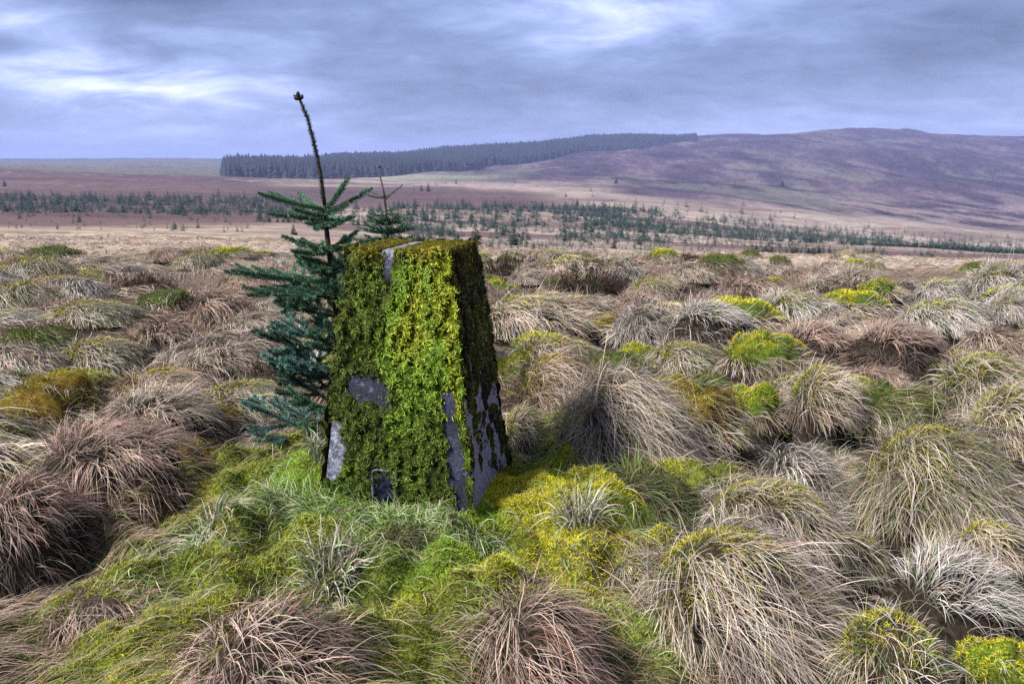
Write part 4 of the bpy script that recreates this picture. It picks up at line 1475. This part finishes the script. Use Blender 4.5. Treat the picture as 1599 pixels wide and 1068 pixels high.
def spruce_main():
    D = 3.42
    gx, gy = px_point(552, 640, D)[:2]
    gz = float(height(np.array([gx]), np.array([gy]))[0]) - 0.02
    base = np.array([gx, gy, gz])
    root = empty('spruce_tree', tuple(base))
    tag(root, 'young spruce with a long bare leader growing close behind the mossy pillar', 'spruce tree')
    stem = [base, px_point(545, 640, D), px_point(531, 520, D), px_point(519, 430, D), px_point(511, 370, D), px_point(507, 322, D)]
    stem = np.array(stem) - base
    b = Bag()
    tube(b, stem, [0.020, 0.018, 0.0155, 0.0125, 0.0105, 0.0085], (0.022, 0.018, 0.015), 8)
    tr = link('trunk', b.mesh('trunk', [M_BARK], True), root)
    nb, wd = Bag(), Bag()
    shoot(nb, wd, stem[1:], 2600, 0.015, 0.004, NEEDLE_D * 0.8, fwd=0.9)
    link('needles', nb.mesh('needles', [M_NEEDLE]), tr)
    # the leader: thin, short needles pressed along it, a knot of buds on top
    lead = np.array([px_point(x, y, D) for x, y in ((507, 322), (502, 285), (496, 250), (488, 215), (480, 185), (471, 163), (466, 152))]) - base
    nb, wd = Bag(), Bag()
    shoot(nb, wd, lead, 1700, 0.0150, 0.0085, NEEDLE_D * 0.45, fwd=0.75)
    wd.c = [np.broadcast_to(np.array([0.035, 0.03, 0.025]), x.shape) for x in wd.c]
    le = link('leader', nb.mesh('leader', [M_NEEDLE]), root)
    link('stem', wd.mesh('stem', [M_BARK], True), le)
    bb = Bag()
    top = lead[-1]
    for d_, L_ in (((-0.1, 0.1, 1), 0.022), ((0.9, 0, 0.25), 0.017), ((-0.9, 0.1, 0.1), 0.016), ((0.1, -0.9, 0.3), 0.015), ((0, 0.9, 0.2), 0.015)):
        dd = np.array(d_) / np.linalg.norm(d_)
        s0 = top + np.array([0, 0, -0.006])
        L_ *= 1.35
        tube(bb, [s0, s0 + dd * L_ * 0.35, s0 + dd * L_ * 0.7, s0 + dd * L_], [0.006, 0.0095, 0.008, 0.002], (0.045, 0.032, 0.024), 7)
    nb2 = Bag(); wd2 = Bag()
    for d_ in ((1, 0, .3), (-1, 0, .25), (0, -1, .3), (0, 0, 1)):
        dd = np.array(d_) / np.linalg.norm(d_)
        shoot(nb2, wd2, [top - dd * 0.002, top + dd * 0.010, top + dd * 0.020], 3500, 0.008, 0.002, NEEDLE_D * 0.35)
    link('needles', nb2.mesh('needles', [M_NEEDLE]), le)
    link('bud', bb.mesh('bud', [M_BARK], True), le)
    # upper whorl, shoot by shoot
    def one(x0, y0, x1, y1, dd, nl=0.0145, col=NEEDLE, lift=0.15, sides=0):
        p0 = px_point(x0, y0, D) - base
        p1 = px_point(x1, y1, D + dd) - base
        mid = (p0 + p1) / 2 + np.array([0, 0, -0.012])
        nb, wd = Bag(), Bag()
        k = np.linspace(0, 1, 7)[:, None]
        pts = (1 - k) ** 2 * p0 + 2 * k * (1 - k) * mid + k ** 2 * p1
        shoot(nb, wd, pts, 3800, nl * 1.05, 0.0045, col)
        L = np.linalg.norm(p1 - p0)
        for s in range(sides):
            sg = 1 if s % 2 else -1
            i = 2 + s // 2
            t = nrm(pts[i + 1] - pts[i])
            d2 = t * 0.8 + np.cross(t, [0, 0, 1.0]) * sg * 0.6 + np.array([0, 0, 0.1])
            shoot(nb, wd, curve_pts(pts[i], d2, L * rng.uniform(0.28, 0.42), 0.1, 4), 2600, nl * 0.95, 0.003, col * rng.uniform(0.85, 1.2))
        br = link('branch', nb.mesh('branch', [M_NEEDLE]), root)
        link('twig', wd.mesh('twig', [M_BARK], True), br)
    for a in ((507, 328, 403, 302, -0.10), (507, 330, 420, 300, 0.22), (506, 331, 466, 300, 0.30), (508, 329, 545, 278, -0.02), (509, 330, 537, 286, 0.16),
              (509, 333, 581, 294, 0.05), (509, 334, 544, 318, -0.22), (505, 337, 458, 326, -0.24), (504, 342, 418, 334, -0.04), (506, 346, 492, 357, -0.26), (509, 346, 553, 338, 0.25)):
        one(*a, sides=0 if a[1] < 340 else 2)
    for a in ((512, 388, 440, 369, -0.02), (513, 390, 462, 380, 0.25), (513, 391, 560, 360, 0.05), (513, 393, 590, 372, 0.22), (512, 391, 500, 384, -0.28), (513, 388, 548, 384, -0.2), (512, 396, 455, 392, -0.2)):
        one(*a, sides=2)
    for a in ((515, 414, 468, 399, -0.12), (516, 416, 465, 412, 0.15), (517, 418, 560, 402, 0.2), (516, 421, 484, 424, -0.25)):
        one(*a, sides=2)
    for a in ((519, 442, 350, 424, -0.06), (519, 446, 385, 461, -0.20), (519, 440, 430, 425, 0.25), (518, 444, 450, 470, -0.32), (520, 446, 470, 452, 0.1), (520, 448, 440, 488, -0.15)):
        one(*a, sides=6, nl=0.016, col=NEEDLE * 0.95)
    for py, L, cnt in ((356, 0.09, 5), (432, 0.15, 5), (468, 0.19, 7)):
        p0 = px_point(515 + (py - 420) * 0.10, py, D) - base
        for k in range(cnt):
            spruce_branch(root, p0, 2 * math.pi * (k + rng.random() * 0.6) / cnt, L * rng.uniform(0.8, 1.2), rng.uniform(0.1, 0.5), 0.25, 3, 0.015, 2800, 0.004, NEEDLE * rng.uniform(0.85, 1.15))
    # lower whorls, fuller and darker
    for py, L, cnt in ((500, 0.25, 5), (545, 0.34, 5), (592, 0.41, 6), (640, 0.46, 6), (690, 0.42, 6)):
        p0 = px_point(520 + (py - 440) * 0.12, py, D) - base
        for k in range(cnt):
            az = math.pi + (k / cnt - 0.5) * 2 * math.pi * 0.72 + rng.normal(0, 0.12)
            side = math.cos(az - math.pi)
            LL = L * rng.uniform(0.8, 1.12) * (0.75 + 0.25 * side)
            if math.cos(az) > 0.2: LL *= 0.55
            if math.sin(az) < -0.5: LL *= 0.75
            col = (NEEDLE_D * 1.1, NEEDLE, NEEDLE_B, NEEDLE_B * 1.2)[rng.integers(4)] if py > 520 else NEEDLE * 1.1
            spruce_branch(root, p0 + np.array([0, 0, rng.normal(0, 0.012)]), az, LL, rng.uniform(0.0, 0.42), 0.30, 6, 0.016, 2600, 0.005, col, True)


def spruce_second():
    D = 4.7
    gx, gy = px_point(606, 520, D)[:2]
    gz = float(height(np.array([gx]), np.array([gy]))[0]) - 0.02
    base = np.array([gx, gy, gz])
    root = empty('spruce_tree', tuple(base))
    tag(root, 'smaller spruce whose thin top shows above the pillar', 'spruce tree')
    pp = lambda x, y, d=0: px_point(x, y, D + d) - base
    b = Bag()
    tube(b, [np.zeros(3), pp(608, 430), pp(605, 360), pp(601, 310)], [0.018, 0.013, 0.009, 0.0065], (0.07, 0.05, 0.035), 7)
    link('trunk', b.mesh('trunk', [M_BARK], True), root)
    nb, wd = Bag(), Bag()
    shoot(nb, wd, [pp(601, 310), pp(598, 295), pp(594, 278), pp(593, 264)], 1500, 0.007, 0.0065, NEEDLE_D * 0.6, fwd=1.3)
    le = link('leader', nb.mesh('leader', [M_NEEDLE]), root)
    link('stem', wd.mesh('stem', [M_BARK], True), le)
    bb = Bag()
    t = pp(593, 263)
    tube(bb, [t, t + np.array([0, 0, 0.008]), t + np.array([0, 0, 0.016])], [0.006, 0.009, 0.002], (0.04, 0.03, 0.02), 7)
    link('bud', bb.mesh('bud', [M_BARK], True), le)

    def one(x0, y0, x1, y1, dd, sides=0, nl=0.012):
        nb, wd = Bag(), Bag()
        p0, p1 = pp(x0, y0), pp(x1, y1, dd)
        k = np.linspace(0, 1, 6)[:, None]
        mid = (p0 + p1) / 2 + np.array([0, 0, -0.012])
        pts = (1 - k) ** 2 * p0 + 2 * k * (1 - k) * mid + k ** 2 * p1
        shoot(nb, wd, pts, 1800, nl, 0.004, NEEDLE * 0.85)
        L = np.linalg.norm(p1 - p0)
        for s in range(sides):
            t = nrm(pts[3] - pts[2])
            d2 = t * 0.8 + np.cross(t, [0, 0, 1.0]) * (1 if s % 2 else -1) * 0.6
            shoot(nb, wd, curve_pts(pts[1 + s // 2], d2, L * 0.4, 0.15, 3), 1800, nl, 0.003, NEEDLE * rng.uniform(0.8, 1.2))
        br = link('branch', nb.mesh('branch', [M_NEEDLE]), root)
        link('twig', wd.mesh('twig', [M_BARK], True), br)
    for a in ((601, 308, 629, 289, 0.02), (600, 307, 578, 298, 0.1), (600, 309, 573, 305, -0.1), (602, 311, 612, 300, 0.2)):
        one(*a, nl=0.009)
    for a in ((603, 330, 618, 323, 0.02), (603, 332, 586, 327, 0.05), (603, 337, 584, 335, -0.1), (603, 334, 622, 334, -0.1)):
        one(*a)
    for y, r, c in ((350, 36, 7), (364, 48, 8), (382, 60, 8), (410, 75, 9), (450, 85, 9)):
        for k in range(c):
            a = 2 * math.pi * k / c + rng.uniform(-0.2, 0.2)
            one(605, y, 605 + r * math.cos(a), y - 10 + 6 * math.sin(a), 0.27 * math.sin(a) * r / 75, 3, 0.014)


spruce_main()
spruce_second()


# ------------------------------------------------------------------ the young plantation and the far forest
def conifer(bag, pos, h, r, col, layers=8, per=7, jag=0.35, skirt=0.08, droop=0.25):
    """A small conifer: a tapered stem and tiers of drooping boughs, each bough a folded leaf of two faces."""
    x, y, z = pos
    tz = np.linspace(skirt, 0.97, layers)
    lay = np.clip(np.repeat(tz, per) + rng.normal(0, 0.045, layers * per), 0.03, 0.97)
    n = len(lay)
    az = rng.random(n) * 2 * np.pi
    R = r * (1 - lay) ** 0.8 * rng.uniform(1 - jag, 1 + jag * 0.6, n) + r * 0.05
    P0 = np.stack([np.zeros(n), np.zeros(n), lay * h], -1)
    P1 = np.stack([R * np.cos(az), R * np.sin(az), lay * h - R * droop + h * 0.03], -1)
    S = np.stack([-np.sin(az), np.cos(az), np.zeros(n)], -1) * (R * 0.34)[:, None]
    M = (P0 * 0.45 + P1 * 0.55) + np.array([0, 0, 1]) * (h * 0.02)
    v = np.stack([P0, M - S - [0, 0, h * 0.02], P1, M + S - [0, 0, h * 0.02], M], 1).reshape(-1, 3)
    b = np.arange(n) * 5
    t = np.concatenate([np.stack([b, b + 1, b + 4], 1), np.stack([b + 1, b + 2, b + 4], 1), np.stack([b + 2, b + 3, b + 4], 1), np.stack([b + 3, b, b + 4], 1)])
    c = np.repeat(col[None] * rng.uniform(0.55, 1.35, (n, 1)), 5, axis=0)
    bag.add(v + np.array([x, y, z]), None, t, c)
    w = max(0.008 * h, 0.01)
    st = np.array([(w, 0, -0.05 * h), (-w * .5, w * .87, -0.05 * h), (-w * .5, -w * .87, -0.05 * h), (0, 0, h)]) + np.array([x, y, z])
    bag.add(st, None, [(0, 1, 3), (1, 2, 3), (2, 0, 3)], (0.05, 0.04, 0.03))


SAP = np.array([0.022, 0.050, 0.034])


def plantation():
    pts = []

    def dist_at(px, py, d0=60):
        d = np.exp(np.linspace(math.log(d0), math.log(1500), 700))
        x = (px - 799.5) / 1250 * 0.99 * d
        z = height(x, d)
        _, yy, _ = project(x, d, base_height(x, d))
        k = np.nonzero(yy <= py)[0]
        i = k[0] if len(k) else -1
        return x[i], d[i], z[i]

    def band(n, x0, x1, f, clump=0.0, hs=(9, 17), d0=110):
        k = 0
        while k < n:
            px = rng.uniform(x0, x1)
            py = f(px)
            if clump and fbm(np.array([px * 0.02]), np.array([py * 0.10]), 301, 3)[0] < 0.30 + clump * rng.random(): continue
            q = dist_at(px, py, d0)
            pts.append((*q, q[1] / 1250 * (hs[0] + (hs[1] - hs[0]) * rng.random() ** 1.6)))
            k += 1
    band(1700, -60, 480, lambda p: rng.uniform(307, 339) + (p - 200) * 0.012, -0.1, (5, 14))
    band(110, -60, 420, lambda p: rng.uniform(336, 364), 0, (5, 14), 60)
    band(420, 400, 680, lambda p: rng.uniform(326, 366), 0.12, (6, 15))
    band(1700, 620, 1040, lambda p: 325 + 58 * rng.random() ** 1.2 + (p - 800) * 0.02, 0.10, (5, 14), 70)
    band(2700, 880, 1720, lambda p: 337 + (p - 880) * 0.094 + rng.normal(0, 11), -0.1, (4, 13), 150)
    band(1100, 560, 1660, lambda p: rng.uniform(366, 396) + max(0, p - 1000) * 0.02, 0.14, (5, 13), 40)
    band(130, 1170, 1370, lambda p: rng.uniform(398, 408), 0.0, (7, 15), 60)
    band(14, 600, 1300, lambda p: rng.uniform(284, 325), 0, (5, 10))
    size = [p[3] / p[1] for p in pts]
    order = np.argsort(-np.array(size))
    NV = 10
    kinds = []
    for k in range(NV):
        b = Bag()
        conifer(b, (0, 0, 0), 1.0, 0.36 + 0.18 * rng.random(), SAP * rng.uniform(0.8, 1.25), 10, 9)
        kinds.append(b.mesh('young_spruce', [M_FAR]))
    near = order[:270]
    for r_, i in enumerate(near):
        x, y, z, h = pts[i]
        o = bpy.data.objects.new('young_spruce', kinds[int(rng.integers(NV))])
        o.location = (x, y, z - 0.02)
        w = rng.uniform(0.9, 1.3)
        o.scale = (h * w, h * w, h)
        o.rotation_euler = (0, 0, rng.random() * 6.28)
        scene.collection.objects.link(o)
        tag(o, 'small dark young spruce, one of many alike in the planted band beyond the grass', 'young spruce', 'young spruces of the plantation')
    b = Bag()
    for i in order[270:]:
        x, y, z, h = pts[i]
        conifer(b, (x, y, z - 0.02), h, h * rng.uniform(0.38, 0.6), SAP * rng.uniform(0.75, 1.3), 6, 6)
    tag(link('plantation', b.mesh('plantation', [M_FAR])), 'far rows of small planted spruces on the middle slope', kind='stuff')

    # the ones that stand out
    single = [
        (742, 384, 30, 'broad dark young spruce just behind the back corner of the pillar'),
        (803, 392, 24, 'round dark young spruce standing apart on the grass rim behind the pillar'),
        (670, 300, 12, 'dark spruce of the close pair on the pale strip below the forest'),
        (659, 299, 9, 'smaller spruce of the close pair on the pale strip'),
        (713, 288, 8, 'small dark tree alone on the green field below the forest'),
        (901, 321, 10, 'lone dark spruce on the pale grass strip'),
        (1025, 333, 11, 'lone spruce at the upper edge of the planted band'),
        (961, 289, 9, 'dark round tree on the heather edge below the hill'),
        (1218, 290, 10, 'dark tree alone on the lower hillside'),
        (1340, 202, 6, 'tiny tree on the skyline of the hill'),
        (366, 262, 20, 'single tall conifer standing off the end of the forest'),
        (425, 281, 7, 'small tree in front of the forest edge'),
        (14, 292, 10, 'small dark tree at the side edge of the heather moor'),
        (960, 398, 16, 'taller young spruce of the lower scattered group'),
        (612, 371, 16, 'dark young spruce half hidden behind the smaller garden-sized spruce'),
        (457, 368, 16, 'young spruce alone on the brown strip, behind the main spruce'),
    ]
    for px, py, hp, lab in single:
        x, y, z = dist_at(px, py)
        h = hp * y / 1250 * 1.1
        root = empty('conifer_tree', (x, y, z - 0.02))
        c = Bag()
        conifer(c, (0, 0, 0), h, h * rng.uniform(0.40, 0.5) if hp > 8 and px != 366 else h * 0.3, SAP * 0.65, 12, 11, skirt=0.04)
        t = Bag()
        tube(t, [(0, 0, -0.1 * h), (0, 0, h * 0.5), (0, 0, h * 0.9)], [h * 0.022, h * 0.014, h * 0.004], (0.05, 0.04, 0.03), 6)
        link('crown', c.mesh('crown', [M_FAR]), root)
        link('trunk', t.mesh('trunk', [M_BARK], True), root)
        tag(root, lab, 'tree')


def forest():
    b = Bag()
    n = 60000
    px = rng.uniform(366, 1082, n)
    d = rng.uniform(640, 1650, n)
    front = np.interp(px, [366, 500, 620, 700, 800, 900, 1000, 1082], [700, 720, 800, 900, 1060, 1220, 1400, 1530])
    back = np.interp(px, [366, 500, 700, 900, 1082], [1000, 1150, 1560, 1620, 1640])
    k = (d > front + rng.normal(0, 8, n)) & (d < back)
    px, d = px[k], d[k]
    x = (px - 799.5 - np.where(px < 400, rng.random(len(px)) ** 3 * 14, 0)) / 1250 * 0.99 * d
    z = height(x, d)
    n = len(x)
    h = rng.uniform(12, 16, n) * np.where(rng.random(n) < 0.06, 1.2, 1.0) * np.interp(px, [366, 500, 800, 1082], [0.92, 0.92, 0.88, 0.62])
    h = h * np.where(rng.random(n) < 0.25, rng.uniform(0.75, 1.0, n), 1.0)
    r = h * rng.uniform(0.22, 0.34, n)
    # each tree: three stacked, rough five-sided skirts
    S = 5
    for lo, hi, rr in ((0.05, 0.55, 1.0), (0.32, 0.8, 0.74), (0.6, 1.03, 0.45)):
        a = np.arange(S)[None] * 2 * np.pi / S + rng.random((n, 1)) * 6.28
        R = (r * rr)[:, None] * rng.uniform(0.7, 1.25, (n, S))
        v = np.zeros((n, S + 1, 3))
        v[:, :S, 0] = x[:, None] + R * np.cos(a); v[:, :S, 1] = d[:, None] + R * np.sin(a); v[:, :S, 2] = (z + h * lo)[:, None] + rng.normal(0, 0.5, (n, S))
        v[:, S, 0] = x; v[:, S, 1] = d; v[:, S, 2] = z + h * hi
        base = np.arange(n)[:, None] * (S + 1)
        t = np.stack([np.stack([base[:, 0] + j, base[:, 0] + (j + 1) % S, base[:, 0] + S], 1) for j in range(S)], 1).reshape(-1, 3)
        c = np.repeat(np.array([0.012, 0.019, 0.020])[None] * rng.uniform(0.6, 1.4, (n, 1)), S + 1, axis=0)
        b.add(v.reshape(-1, 3), None, t, c)
    tag(link('forest', b.mesh('forest', [M_FAR])), 'dark conifer forest on the slope below the skyline', kind='stuff')


plantation()
forest()


# ------------------------------------------------------------------ haze over the far slopes
def haze():
    b = Bag()
    x, y0, y1, z0, z1 = 5400.0, -5400.0, 5400.0, ZMIN - 1.0, ZMAX + 4.0
    v = [(-x, y0, z0), (x, y0, z0), (x, y1, z0), (-x, y1, z0), (-x, y0, z1), (x, y0, z1), (x, y1, z1), (-x, y1, z1)]
    b.add(v, [(0, 3, 2, 1), (4, 5, 6, 7), (0, 1, 5, 4), (1, 2, 6, 5), (2, 3, 7, 6), (3, 0, 4, 7)], None, (1, 1, 1))
    m, n, l, out = new_mat('haze')
    p = N(n, 'ShaderNodeVolumePrincipled')
    p.inputs['Color'].default_value = (0.42, 0.53, 1.0, 1)
    p.inputs['Density'].default_value = 0.00026
    p.inputs['Anisotropy'].default_value = 0.0
    l.new(p.outputs[0], out.inputs['Volume'])
    o = link('haze', b.mesh('haze', [m]))
    tag(o, kind='stuff')


USE_HAZE = True
if USE_HAZE:
    haze()
